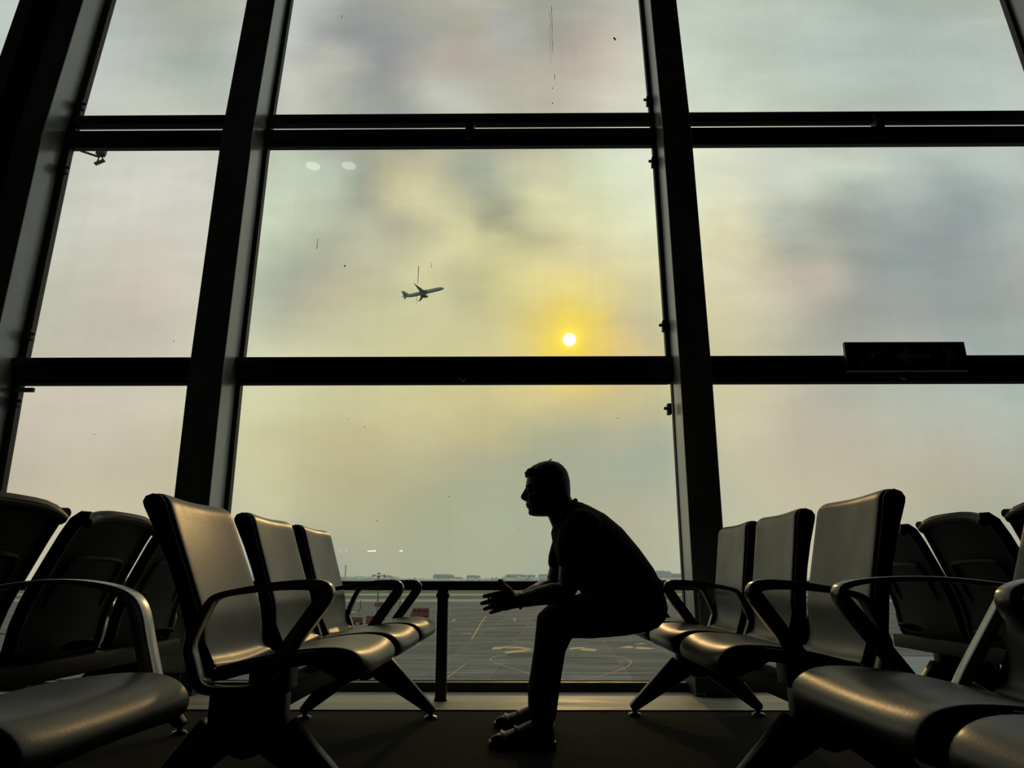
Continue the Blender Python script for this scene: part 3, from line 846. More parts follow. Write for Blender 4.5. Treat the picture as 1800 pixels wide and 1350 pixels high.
def rim_strip(profile, t0, t1, y):
    """thin black side panel that follows the profile"""
    nm = nrm2(profile, False)
    top = [(-u, z) for (u, z) in profile]
    bot = []
    for i in range(len(profile)):
        nx, m = nm[i]
        t = t0 + (t1 - t0) * i / (len(profile) - 1)
        u, z = profile[i]
        bot.append((-u + nx.x * t, z - nx.y * t))
    b = MB()
    b.rings([[(p[0], y - 0.007, p[1]) for p in top] + [(p[0], y - 0.007, p[1]) for p in reversed(bot)],
             [(p[0], y + 0.007, p[1]) for p in top] + [(p[0], y + 0.007, p[1]) for p in reversed(bot)]])
    return b


def arm_loop(variant):
    """(u, z, thickness) round the armrest; closed"""
    if variant == 'thin':
        return [(0.300, 0.372, 0.030), (0.21, 0.485, 0.030), (0.128, 0.590, 0.028), (0.116, 0.614, 0.022), (0.130, 0.630, 0.015), (0.18, 0.640, 0.012),
                (0.28, 0.645, 0.011), (0.36, 0.634, 0.012), (0.412, 0.612, 0.014), (0.432, 0.585, 0.016), (0.462, 0.505, 0.018), (0.474, 0.468, 0.020),
                (0.462, 0.435, 0.024), (0.440, 0.372, 0.024), (0.40, 0.358, 0.022), (0.32, 0.358, 0.022)], 0.024
    if variant == 'loop':
        return [(0.275, 0.372, 0.036), (0.20, 0.478, 0.040), (0.124, 0.584, 0.042), (0.112, 0.608, 0.038), (0.124, 0.625, 0.032), (0.165, 0.629, 0.028),
                (0.25, 0.625, 0.023), (0.34, 0.613, 0.017), (0.412, 0.600, 0.014), (0.432, 0.578, 0.020), (0.462, 0.505, 0.020), (0.474, 0.468, 0.022),
                (0.462, 0.435, 0.026), (0.440, 0.372, 0.026), (0.40, 0.358, 0.022), (0.30, 0.358, 0.022)], 0.024
    return None


def sweep_closed(b, loop, hw, y):
    pts = [(-p[0], p[1]) for p in loop]
    nm = nrm2(pts, True)
    rings = []
    for (x, z), (nx, m), p in zip(pts, nm, loop):
        t = p[2] / 2 * m
        rings.append([(x + nx.x * t, y - hw, z + nx.y * t), (x + nx.x * t, y + hw, z + nx.y * t),
                      (x - nx.x * t, y + hw, z - nx.y * t), (x - nx.x * t, y - hw, z - nx.y * t)])
    b.rings(rings, closed=True)


def sweep_open(b, path, hw, y):
    pts = [(-p[0], p[1]) for p in path]
    nm = nrm2(pts, False)
    rings = []
    for (x, z), (nx, m), p in zip(pts, nm, path):
        t = p[2] / 2 * m
        rings.append([(x + nx.x * t, y - hw, z + nx.y * t), (x + nx.x * t, y + hw, z + nx.y * t),
                      (x - nx.x * t, y + hw, z - nx.y * t), (x - nx.x * t, y - hw, z - nx.y * t)])
    b.rings(rings)


def armrest(root, y, variant='loop'):
    if variant in ('loop', 'thin'):
        loop, hw = arm_loop(variant)
        b = MB()
        sweep_closed(b, smooth_path(loop, 2, True), 0.020, y)
        a = b.build('armrest', M['arm'], root, bevel=0.004, angle=30)
    elif variant == 'vee':
        # long bowed top, dark front strut and a bright rear strut sloping forward
        b = MB()
        path = [(0.300, 0.36, 0.030), (0.21, 0.485, 0.030), (0.128, 0.590, 0.028), (0.116, 0.614, 0.022), (0.130, 0.630, 0.015), (0.18, 0.640, 0.012),
                (0.28, 0.645, 0.011), (0.38, 0.641, 0.011), (0.50, 0.627, 0.011)]
        sweep_open(b, smooth_path(path, 2), 0.024, y)
        a = b.build('armrest', M['arm'], root, bevel=0.004, angle=30)
        b = MB()
        sweep_open(b, smooth_path([(0.506, 0.630, 0.020), (0.482, 0.590, 0.026), (0.352, 0.405, 0.030), (0.335, 0.36, 0.030)], 1), 0.016, y)
        s = b.build('rear_strut', M['alu'], a, bevel=0.006, angle=30)
        tag(s, 'bright brushed metal strut')
    else:
        # rounded hoop in bright metal
        b = MB()
        path = [(0.55, 0.612, 0.010), (0.41, 0.635, 0.009), (0.33, 0.639, 0.010), (0.25, 0.630, 0.014), (0.19, 0.610, 0.022), (0.165, 0.580, 0.030),
                (0.148, 0.520, 0.030), (0.115, 0.425, 0.028), (0.10, 0.37, 0.028)]
        sweep_open(b, smooth_path(path, 2), 0.022, y)
        a = b.build('armrest', M['alu'], root, bevel=0.005, angle=30)
    return a


def leg_frame(root, y, mirror=False):
    b = MB()
    # cast hub with a rounded belly
    hub = [(-0.235, 0.340), (-0.235, 0.245), (-0.27, 0.205), (-0.31, 0.180), (-0.34, 0.172), (-0.37, 0.180), (-0.41, 0.205), (-0.445, 0.245), (-0.445, 0.340)]
    b.prism(hub, y - 0.03, y + 0.03)
    h = b.build('leg_hub', M['steel'], root, bevel=0.006)
    for s in (1, -1):
        b = MB()
        if s > 0:
            ol = [(-0.215, 0.275), (-0.30, 0.185), (-0.034, 0.028), (-0.004, 0.028), (0.004, 0.050)]
        else:
            ol = [(-0.465, 0.275), (-0.38, 0.185), (-0.606, 0.028), (-0.636, 0.028), (-0.644, 0.050)]
        b.prism(ol, y - 0.024, y + 0.024)
        l = b.build('leg', M['steel'], root, bevel=0.006)
        b = MB()
        fx = -0.018 if s > 0 else -0.622
        b.lathe([(0.012, 0.045), (0.012, 0.018), (0.030, 0.012), (0.034, 0.004), (0.032, 0.0)], (fx, y, 0), 18)
        b.build('foot', M['arm'], l)


def bench(name, loc, rz, seats, arms, legs, label, group, back_lift=0.0, seat_w=SEAT_W, trim=None, lean=None, arm_shift=0.0, nose=0.030):
    """seats: list of y; arms: list of (y, variant); legs: list of y"""
    root = empty(name, loc, rz)
    tag(root, label, 'bench', group)
    first = True
    for q, y in enumerate(seats):
        ln = lean[q] if lean else 0.0
        backp = [(u + ln * max(0, z - 0.50) / 0.37, z + back_lift * max(0, z - 0.567) / 0.3) for u, z in BACK_P]
        t = [0.010, 0.014, 0.020, 0.026, 0.030, 0.034, 0.036, 0.038, 0.038, 0.038, 0.036, 0.034, 0.032, 0.03]
        b = MB()
        b.rings(shell(SEAT_P, t, seat_w - 0.018, y, 0.010, front_round=nose))
        s = b.build('seat', M['vinyl'], root, sub=1, angle=60)
        for e in (-1, 1):
            rim_strip(SEAT_P[8:], 0.026, 0.032, y + e * (seat_w / 2 - 0.006)).build('edge_trim', trim or M['rim'], s, bevel=0.002)
        b = MB()
        tb = [0.024, 0.026, 0.030, 0.032, 0.034, 0.034, 0.034, 0.034, 0.036, 0.036, 0.036, 0.034, 0.030, 0.026, 0.02, 0.012]
        b.rings(shell(backp, tb, BACK_W - 0.018, y, 0.012, top_round=0.012))
        k = b.build('backrest', M['vinyl'], root, sub=1, angle=60)
        for e in (-1, 1):
            hind = [(0.657, 0.845), (0.612, 0.76), (0.575, 0.68), (0.543, 0.60), (0.520, 0.52), (0.508, 0.46), (0.492, 0.415), (0.460, 0.386), (0.425, 0.380)]
            hind = [(u + ln * max(0, z - 0.50) / 0.37, z + back_lift * max(0, z - 0.567) / 0.3) for u, z in hind]
            b = MB().prism([(-u, z) for u, z in backp + hind], y + e * (BACK_W / 2 - 0.006) - 0.007, y + e * (BACK_W / 2 - 0.006) + 0.007)
            b.build('edge_trim', M['rim'], k, bevel=0.002)
        b = MB()
        b.box(-0.40, -0.28, y - 0.05, y + 0.05, 0.325, 0.405)
        b.build('seat_bracket', M['steel'], root, bevel=0.003)
    y0, y1 = min(legs) - 0.12, max(legs) + 0.12
    MB().box(-0.385, -0.295, y0, y1, 0.268, 0.336).build('beam', M['beam'], root, bevel=0.008)
    for y, v in arms:
        a = armrest(root, y, v)
        a.location.x = -arm_shift
    for y in legs:
        leg_frame(root, y)
    return root


G1 = 'padded waiting benches'
LB = bench('waiting_bench', (-0.405, 3.02, 0), 0, (-0.625, 0, 0.625), ((-0.94, 'loop'), (0.31, 'loop'), (0.94, 'loop')), (-0.82, 0.80),
           'charcoal padded three-seat bench facing right, on the left in front of the middle window', G1, lean=(0.02, -0.012, -0.025))
RB = bench('waiting_bench', (0.548, 3.12, 0), PI, (-0.625, 0, 0.625), ((0.94, 'loop'), (-0.31, 'loop'), (-0.94, 'loop')), (0.82, -0.80),
           'charcoal padded three-seat bench that the seated man is sitting on', G1, back_lift=0.022, lean=(-0.085, -0.08, -0.05))
LF = bench('waiting_bench', (-0.645, 1.00, 0), 0, (-0.31, 0.31), ((0.645, 'hoop'), (-0.64, 'loop')), (-0.42, 0.42),
           'charcoal padded bench in the bottom left corner with a rounded bright metal armrest', G1, trim=M['arm'], nose=0.012)
RF = bench('waiting_bench', (0.575, 1.145, 0), PI, (-0.30, 0.30), ((-0.60, 'vee'), (0.0, 'thin'), (0.62, 'thin')), (0.42, -0.42),
           'charcoal padded bench in the bottom right corner, its seat corner nearest the viewer', G1, arm_shift=0.03, nose=0.012)

# ------------------------------------------------------------------ black perforated benches
BB = [(0.455, 0.385), (0.466, 0.40), (0.474, 0.43), (0.482, 0.50), (0.500, 0.565), (0.525, 0.63), (0.56, 0.71), (0.595, 0.79), (0.622, 0.845), (0.642, 0.868), (0.666, 0.874)]
BS = [(0.02, 0.385), (0.0, 0.40), (0.01, 0.425), (0.05, 0.44), (0.15, 0.438), (0.30, 0.42), (0.42, 0.395), (0.455, 0.385)]


def sheet(profile, w, y0, thick, arc=0.0, ds=0.0, taper=0.0):
    nm = nrm2(profile, False)
    n = len(profile)
    rings = []
    for s in (-1, -0.97, -0.9, -0.75, -0.5, -0.25, 0, 0.25, 0.5, 0.75, 0.9, 0.97, 1):
        ring = []
        f = lambda i: arc * abs(s) ** 3.5 * (i / (n - 1)) ** 2
        ew = 1 - 0.07 * 0
        for i, (u, z) in enumerate(profile):
            ring.append((-u + ds * (1 - s * s) * -1, y0 + s * w / 2 * (1 - 0.05 * (i / (n - 1)) ** 6 - taper * i / (n - 1)), z - f(i)))
        for i in reversed(range(n)):
            nx, m = nm[i]
            u, z = profile[i]
            ring.append((-u + nx.x * thick + ds * (1 - s * s) * -1, y0 + s * w / 2 * (1 - 0.05 * (i / (n - 1)) ** 6 - taper * i / (n - 1)), z - nx.y * thick - f(i)))
        rings.append(ring)
    return rings


def black_bench(loc, rz, seats, legs, label, group, lift=0.0, wide=0.49, taper=0.0):
    root = empty('perforated_bench', loc, rz)
    tag(root, label, 'bench', group)
    bp = [(u, z + lift * max(0, z - 0.5) / 0.37) for u, z in BB]
    for y in seats:
        b = MB()
        b.rings(sheet(BS, 0.56, y, 0.02))
        b.build('seat', M['panelblack'], root)
        b = MB()
        b.rings(sheet(bp, wide, y, 0.014, 0.03, 0.012, taper))
        k = b.build('backrest', M['perf'], root)
        # heavy side rails and rolled top edge
        for e in (-1, 1):
            b = MB()
            path = [(-(u + 0.004), y + e * (wide / 2 * (1 - taper * i / 10) - 0.013 * (i / 10) ** 6), z - 0.03 * (i / 10) ** 2) for i, (u, z) in enumerate(bp)]
            b.tube(path, [0.022] * 8 + [0.022, 0.02, 0.016], 10)
            b.build('side_rail', M['panelblack'], k)
        b = MB()
        b.tube([(-0.655, y + s * (wide / 2 * (1 - taper) - 0.013), bp[-1][1] - 0.018 - 0.03 * abs(s) ** 3.5) for s in [q / 8 for q in range(-8, 9)]], 0.021, 10)
        b.build('top_roll', M['panelblack'], k)
        b = MB()
        zz = [(0.56, 0.70), (0.502, 0.56)]
        w = 0.17
        path = [(-0.512, y - w, 0.55), (-0.575, y - w, 0.69), (-0.590, y - w + 0.03, 0.715), (-0.590, y + w - 0.03, 0.715), (-0.575, y + w, 0.69), (-0.512, y + w, 0.55)]
        b.tube(smooth_path(path, 1), 0.008, 8)
        b.build('lumbar_frame', M['panelblack'], k)
        b = MB()
        b.ellipsoid((-0.565, y + 0.02, 0.425), (0.060, 0.022, 0.018), 14, Euler((0, R(12), 0)))
        b.build('tilt_lever', M['lever'], root)
    y0, y1 = min(seats) - 0.30, max(seats) + 0.30
    MB().box(-0.52, -0.44, y0, y1, 0.315, 0.378).build('beam', M['beam'], root, bevel=0.006)
    for y in legs:
        leg_frame(root, y)
    for y in (y0, y1):
        armrest(root, y)
    return root


M['lever'] = mat('pale_plastic_lever', (0.30, 0.29, 0.25), 0.4)
G2 = 'perforated black benches'
BL = black_bench((-2.085, 2.70, 0), PI, (-0.60, 0.0, 0.60), (-0.75, 0.75),
                 'black perforated bench facing left, behind the padded bench on the left', G2)
BR = black_bench((2.43, 2.80, 0), 0, (-0.90, -0.30, 0.30, 0.90), (-0.95, 0.95),
                 'black perforated bench facing right, behind the seated man\'s bench', G2, 0.03, 0.545, 0.14)

# ------------------------------------------------------------------ the seated man
YM = 3.13
P = empty('person', (0.10, YM, 0))
tag(P, 'person in dark polo shirt, trousers and sandals sitting bent forward, hands held out', 'person')


def L(*p):
    """world point to the person's own frame"""
    return Vector((p[0] - 0.10, p[1] - YM, p[2]))


def limb(b, pts, seg=20):
    """pts: (x, y, z, radius in the picture plane, radius across)"""
    n = len(pts)
    c = [L(*p[:3]) for p in pts]
    secs = []
    for i in range(n):
        t = c[min(i + 1, n - 1)] - c[max(i - 1, 0)]
        t.normalize()
        side = Vector((0, 1, 0))
        side = (side - t * side.dot(t)).normalized()
        up = side.cross(t).normalized()
        secs.append((c[i], up * pts[i][3], side * pts[i][4]))
    b.loft(secs, seg)
    # rounded ends
    for i in (0, n - 1):
        r = min(pts[i][3], pts[i][4]) * 0.98
        b.ellipsoid(c[i], (r, r, r), 12)


def torso(b, g=0.0):
    secs = []
    data = [((0.243, 0.955), (0.150, 0.868), 0.060), ((0.285, 0.938), (0.140, 0.835), 0.100), ((0.351, 0.901), (0.150, 0.775), 0.178), ((0.420, 0.843), (0.180, 0.715), 0.185),
            ((0.487, 0.762), (0.212, 0.665), 0.175), ((0.542, 0.683), (0.238, 0.625), 0.170), ((0.570, 0.620), (0.262, 0.590), 0.172), ((0.582, 0.560), (0.30, 0.545), 0.178), ((0.572, 0.515), (0.33, 0.495), 0.172)]
    for bk, fr, w in data:
        bk, fr = Vector((bk[0], 0, bk[1])), Vector((fr[0], 0, fr[1]))
        c = (bk + fr) / 2
        a = (bk - fr) / 2
        a = a * (1 + g / a.length)
        secs.append((L(c.x, YM, c.z), a, Vector((0, w + g, 0))))
    b.loft(secs, 28, 2.3)


near_arm = [(0.225, 2.965, 0.822, 0.062, 0.055), (0.208, 2.945, 0.76, 0.056, 0.052), (0.203, 2.93, 0.70, 0.046, 0.045), (0.192, 2.925, 0.63, 0.043, 0.042), (0.178, 2.925, 0.595, 0.042, 0.042),
            (0.125, 2.93, 0.590, 0.040, 0.040), (0.07, 2.935, 0.580, 0.034, 0.034), (0.02, 2.94, 0.567, 0.027, 0.024), (-0.012, 2.945, 0.561, 0.025, 0.018)]
far_arm = [(0.225, 3.30, 0.822, 0.062, 0.055), (0.200, 3.325, 0.76, 0.056, 0.052), (0.182, 3.335, 0.70, 0.046, 0.045), (0.165, 3.33, 0.64, 0.043, 0.042), (0.150, 3.325, 0.605, 0.042, 0.042),
           (0.10, 3.28, 0.600, 0.039, 0.039), (0.055, 3.24, 0.592, 0.033, 0.033), (0.01, 3.19, 0.580, 0.026, 0.022), (-0.02, 3.16, 0.572, 0.025, 0.016)]
near_leg = [(0.50, 3.03, 0.535, 0.075, 0.085), (0.40, 3.03, 0.515, 0.073, 0.082), (0.28, 3.04, 0.502, 0.068, 0.076), (0.172, 3.05, 0.502, 0.062, 0.066), (0.146, 3.06, 0.476, 0.062, 0.060),
            (0.122, 3.09, 0.38, 0.053, 0.055), (0.106, 3.12, 0.28, 0.050, 0.050), (0.094, 3.16, 0.17, 0.040, 0.038), (0.094, 3.18, 0.10, 0.036, 0.034), (0.104, 3.19, 0.06, 0.040, 0.034)]
far_leg = [(0.50, 3.23, 0.535, 0.075, 0.085), (0.41, 3.27, 0.515, 0.073, 0.082), (0.30, 3.33, 0.502, 0.068, 0.076), (0.19, 3.40, 0.490, 0.062, 0.066), (0.165, 3.42, 0.465, 0.060, 0.060),
           (0.145, 3.45, 0.38, 0.053, 0.055), (0.118, 3.48, 0.28, 0.048, 0.050), (0.094, 3.52, 0.17, 0.038, 0.038), (0.094, 3.54, 0.10, 0.036, 0.034), (0.116, 3.55, 0.06, 0.040, 0.034)]

# head sections: z, front of face, back of skull, half width
HEAD = [(1.124, 0.105, 0.150, 0.022), (1.116, 0.080, 0.172, 0.044), (1.102, 0.058, 0.188, 0.058), (1.084, 0.043, 0.200, 0.067), (1.062, 0.036, 0.207, 0.073), (1.040, 0.032, 0.211, 0.076),
        (1.026, 0.030, 0.212, 0.077), (1.012, 0.037, 0.212, 0.076), (0.997, 0.037, 0.211, 0.074), (0.980, 0.035, 0.209, 0.072), (0.964, 0.033, 0.205, 0.069), (0.950, 0.033, 0.20, 0.065),
        (0.938, 0.037, 0.192, 0.061), (0.926, 0.041, 0.18, 0.056), (0.914, 0.041, 0.168, 0.049), (0.905, 0.047, 0.155, 0.042), (0.899, 0.060, 0.135, 0.028)]


def head_rings(grow=0.0, rows=HEAD, seg=32):
    rings = []
    for z, f, bk, w in rows:
        ring = []
        c = (f + bk) / 2
        a = (bk - f) / 2 + grow
        for k in range(seg):
            t = 2 * PI * k / seg
            ct, st = math.cos(t), math.sin(t)
            # fuller at the back, narrower towards the face
            ww = (w + grow) * (1.0 if ct > 0 else 1.0 - 0.16 * (-ct) ** 1.5)
            e = 0.92
            ring.append(L(c + a * math.copysign(abs(ct) ** e, ct), YM + ww * math.copysign(abs(st) ** e, st), z))
        rings.append(ring)
    return rings


def face(b):
    # nose, a wedge with wings
    b.loft([(L(0.038, YM, 1.016), (0.010, 0, 0), (0, 0.009, 0)), (L(0.032, YM, 0.998), (0.014, 0, 0), (0, 0.011, 0)), (L(0.026, YM, 0.984), (0.017, 0, 0), (0, 0.014, 0)),
            (L(0.0275, YM, 0.974), (0.0185, 0, 0), (0, 0.017, 0)), (L(0.033, YM, 0.966), (0.016, 0, 0), (0, 0.014, 0)), (L(0.038, YM, 0.961), (0.010, 0, 0), (0, 0.010, 0))], 16)
    for s in (-1, 1):
        b.ellipsoid(L(0.036, YM + s * 0.014, 0.971), (0.010, 0.007, 0.007), 10)
        # brow ridge, cheekbone, eyelids
        b.ellipsoid(L(0.040, YM + s * 0.030, 1.022), (0.012, 0.022, 0.007), 12)
        b.ellipsoid(L(0.052, YM + s * 0.044, 0.975), (0.016, 0.014, 0.014), 12)
        b.ellipsoid(L(0.045, YM + s * 0.031, 1.003), (0.010, 0.014, 0.009), 12)
        # ear: rim, lobe and bowl
        b.ellipsoid(L(0.136, YM + s * 0.076, 0.990), (0.018, 0.008, 0.031), 14, Euler((0, R(12), 0)))
        b.ellipsoid(L(0.130, YM + s * 0.074, 0.965), (0.010, 0.006, 0.012), 10)
    # lips and chin
    b.ellipsoid(L(0.0375, YM, 0.9485), (0.009, 0.020, 0.005), 12)
    b.ellipsoid(L(0.040, YM, 0.9375), (0.0085, 0.018, 0.005), 12)
    b.ellipsoid(L(0.053, YM, 0.913), (0.013, 0.020, 0.012), 12)
    # jaw line to the neck
    for s in (-1, 1):
        b.loft([(L(0.060, YM + s * 0.018, 0.910), (0.014, 0, 0), (0, 0.012, 0.010)), (L(0.105, YM + s * 0.043, 0.921), (0.018, 0, 0), (0, 0.012, 0.014)),
                (L(0.145, YM + s * 0.058, 0.950), (0.018, 0, 0), (0, 0.010, 0.016))], 12)


def hand(b, wrist, palm, fingers, thumb):
    """wrist and palm stations (x,y,z,half height,half depth); fingers: joint chains with radii"""
    limb(b, [wrist] + palm, 16)
    for ch in fingers + [thumb]:
        c = [L(*p[:3]) for p in ch]
        b.tube(c, [p[3] for p in ch], 10)
        for p, q in zip(ch, c):
            b.ellipsoid(q, (p[3], p[3], p[3]), 10)


NH = dict(
    wrist=(-0.010, 2.945, 0.561, 0.025, 0.017),
    palm=[(-0.032, 2.947, 0.562, 0.031, 0.016), (-0.052, 2.950, 0.562, 0.036, 0.015), (-0.070, 2.952, 0.562, 0.034, 0.012), (-0.080, 2.953, 0.561, 0.028, 0.010)],
    fingers=[[(-0.066, 2.952, 0.594, 0.0100), (-0.096, 2.955, 0.588, 0.0090), (-0.118, 2.962, 0.5835, 0.0086), (-0.134, 2.972, 0.5805, 0.0082)],
             [(-0.076, 2.953, 0.571, 0.0100), (-0.106, 2.957, 0.5635, 0.0090), (-0.128, 2.966, 0.5575, 0.0088), (-0.143, 2.978, 0.5540, 0.0084)],
             [(-0.076, 2.954, 0.550, 0.0096), (-0.102, 2.958, 0.5425, 0.0084), (-0.120, 2.968, 0.5365, 0.0080), (-0.133, 2.980, 0.5325, 0.0076)],
             [(-0.068, 2.953, 0.533, 0.0088), (-0.088, 2.957, 0.5265, 0.0076), (-0.100, 2.964, 0.5220, 0.0072), (-0.109, 2.972, 0.5190, 0.0068)]],
    thumb=[(-0.025, 2.952, 0.578, 0.0165), (-0.045, 2.962, 0.604, 0.0140), (-0.062, 2.970, 0.620, 0.0112), (-0.074, 2.974, 0.637, 0.0092)])
# the other hand, a little behind, palms facing
FH = {}


def far_pt(p):
    # same pose mirrored, set further back and drawn in so it hides behind the near hand
    yf = 3.105 - (p[1] - 2.945)
    k = yf / p[1] * 0.985
    return (p[0] * k + 0.004, yf, 0.64 + k * (p[2] - 0.64) + 0.001, *[r_ * 0.95 for r_ in p[3:]])


FH['wrist'] = far_pt(NH['wrist'])
FH['palm'] = [far_pt(p) for p in NH['palm']]
FH['fingers'] = [[far_pt(p) for p in f] for f in NH['fingers']]
FH['thumb'] = [far_pt(p) for p in NH['thumb']]
far_arm[-1] = (-0.014, 3.118, 0.563, 0.025, 0.017)
far_arm[-2] = (0.022, 3.145, 0.572, 0.026, 0.022)
far_arm[-3] = (0.065, 3.205, 0.588, 0.033, 0.033)


def foot(b, hx, y, tx, splay=0.0):
    """bare foot from heel to toes"""
    d = (tx - hx)
    secs = []
    for f, zt, w, zc in [(0.0, 0.050, 0.026, 0.030), (0.10, 0.085, 0.031, 0.030), (0.30, 0.100, 0.033, 0.028), (0.45, 0.085, 0.036, 0.028), (0.62, 0.064, 0.041, 0.027), (0.78, 0.050, 0.044, 0.027), (0.88, 0.042, 0.042, 0.027)]:
        x = hx + d * f
        secs.append((L(x, y + splay * f, (zt + zc) / 2 + 0.001), (0, 0, (zt - zc) / 2 + 0.006), (0, w, 0)))
    b.loft(secs, 18)
    for k in range(5):
        yy = y + splay * 0.9 + (k - 2) * 0.0165
        ln = [0.955, 0.97, 0.955, 0.935, 0.905][k]
        r = [0.0135, 0.0105, 0.010, 0.0095, 0.009][k]
        b.tube([L(hx + d * 0.82, yy, 0.038), L(hx + d * (ln - 0.05), yy, 0.040), L(hx + d * ln, yy, 0.034)], [r, r, r * 0.9], 8)
        b.ellipsoid(L(hx + d * ln, yy, 0.034), (r, r, r * 0.9), 8)


b = MB()
torso(b, -0.012)
limb(b, [(0.204, YM, 0.880, 0.070, 0.064), (0.176, YM, 0.930, 0.062, 0.060), (0.157, YM, 0.972, 0.058, 0.056)])
b.rings(head_rings())
face(b)
for a in (near_arm, far_arm):
    limb(b, a)
for a in (near_leg, far_leg):
    limb(b, a)
hand(b, **NH)
hand(b, **FH)
foot(b, 0.140, 3.19, -0.112, 0.02)
foot(b, 0.150, 3.56, -0.105, 0.05)
b.build('body', M['skin'], P, remesh=0.0033, smiter=2)

# polo shirt
b = MB()
torso(b, 0.008)
for a in (near_arm, far_arm):
    sl = [(p[0], p[1], p[2], p[3] + 0.008, p[4] + 0.012) for i, p in enumerate(a[:2])]
    e = a[2]
    sl.append((e[0] + 0.002, e[1], e[2] + 0.018, e[3] + 0.013, e[4] + 0.014))
    limb(b, sl)
    # shoulder yoke
    sgn = -1 if a is near_arm else 1
    b.ellipsoid(L(0.262, YM + sgn * 0.14, 0.842), (0.085, 0.07, 0.070), 16, Euler((0, R(40), 0)))
b.ellipsoid(L(0.545, YM, 0.60), (0.040, 0.15, 0.05), 16)
b.ellipsoid(L(0.562, YM, 0.625), (0.020, 0.13, 0.022), 16)
sh = b.build('shirt', M['shirt'], P, remesh=0.006, smiter=4)
b = MB()
ring = []
for k in range(28):
    t = 2 * PI * k / 28
    ring.append(L(0.194 + 0.058 * math.cos(t) * 0.76, YM + 0.068 * math.sin(t), 0.912 + 0.050 * math.cos(t)))
b.tube(ring, 0.011, 8, closed=True)
ring = []
for k in range(28):
    t = 2 * PI * k / 28
    ring.append(L(0.212 + 0.064 * math.cos(t) * 0.80, YM + 0.078 * math.sin(t), 0.893 + 0.052 * math.cos(t)))
b.tube(ring, 0.011, 8, closed=True)
b.build('collar', M['shirt'], sh)

# trousers
b = MB()
for leg, sg_ in ((near_leg, -1), (far_leg, 1)):
    pts = []
    for i, p in enumerate(leg[:9]):
        gx = [0.012, 0.012, 0.014, 0.020, 0.018, 0.010, 0.012, 0.020, 0.018][i]
        pts.append((p[0] + (0.0 if i < 5 else 0.0), p[1], p[2] + (0.0 if i != 8 else 0.015), p[3] + gx, p[4] + gx))
    limb(b, pts[:-1] + [(pts[-1][0], pts[-1][1], pts[-1][2], pts[-1][3], pts[-1][4])])
b.ellipsoid(L(0.503, YM, 0.550), (0.092, 0.185, 0.082), 24)
b.ellipsoid(L(0.30, YM, 0.535), (0.12, 0.12, 0.06), 20)
b.loft([(L(0.44, YM, 0.60), (0.138, 0, 0), (0, 0.180, 0)), (L(0.46, YM, 0.54), (0.132, 0, 0), (0, 0.186, 0)), (L(0.465, YM, 0.50), (0.10, 0, 0), (0, 0.17, 0))], 26, 2.3)
b.build('trousers', M['trousers'], P, remesh=0.006, smiter=4)

# short hair over the skull, fringe above the brow
rows = [(1.129, 0.110, 0.150, 0.020), (1.122, 0.086, 0.172, 0.046), (1.108, 0.058, 0.190, 0.062), (1.090, 0.037, 0.204, 0.072), (1.078, 0.029, 0.209, 0.076), (1.064, 0.030, 0.213, 0.079),
        (1.056, 0.045, 0.215, 0.080), (1.040, 0.075, 0.217, 0.081), (1.015, 0.098, 0.218, 0.081), (0.990, 0.118, 0.218, 0.079), (0.972, 0.150, 0.217, 0.074), (0.958, 0.172, 0.212, 0.064)]
b = MB()
b.rings(head_rings(0.0, rows))
for k in range(16):
    y = (k - 7.5) / 7.5
    x0 = 0.031 + 0.020 * y * y
    b.tube([L(x0 + 0.012, YM + y * 0.052, 1.092), L(x0 - 0.001, YM + y * 0.055, 1.078), L(x0 - 0.002 + 0.004 * random.random(), YM + y * 0.055, 1.062 + 0.006 * random.random())], [0.007, 0.006, 0.0025], 6)
for k in range(5):
    y = random.uniform(-0.02, 0.02)
    b.tube([L(0.128, YM + y, 1.126), L(0.131 + 0.003 * k, YM + y, 1.134 + 0.0015 * k)], [0.003, 0.001], 5)
b.build('hair', M['hair'], P)

# wristwatch on the near wrist
b = MB()
ring = [L(0.006, 2.941 + 0.024 * math.cos(2 * PI * k / 24), 0.5635 + 0.0275 * math.sin(2 * PI * k / 24)) for k in range(24)]
b.tube(ring, 0.0065, 8, closed=True, flat=0.6)
w = b.build('wristwatch', M['leather'], P)
b = MB()
b.tube([L(0.006, 2.916, 0.570), L(0.006, 2.908, 0.570)], 0.016, 20)
b.build('watch_case', M['watch'], w)

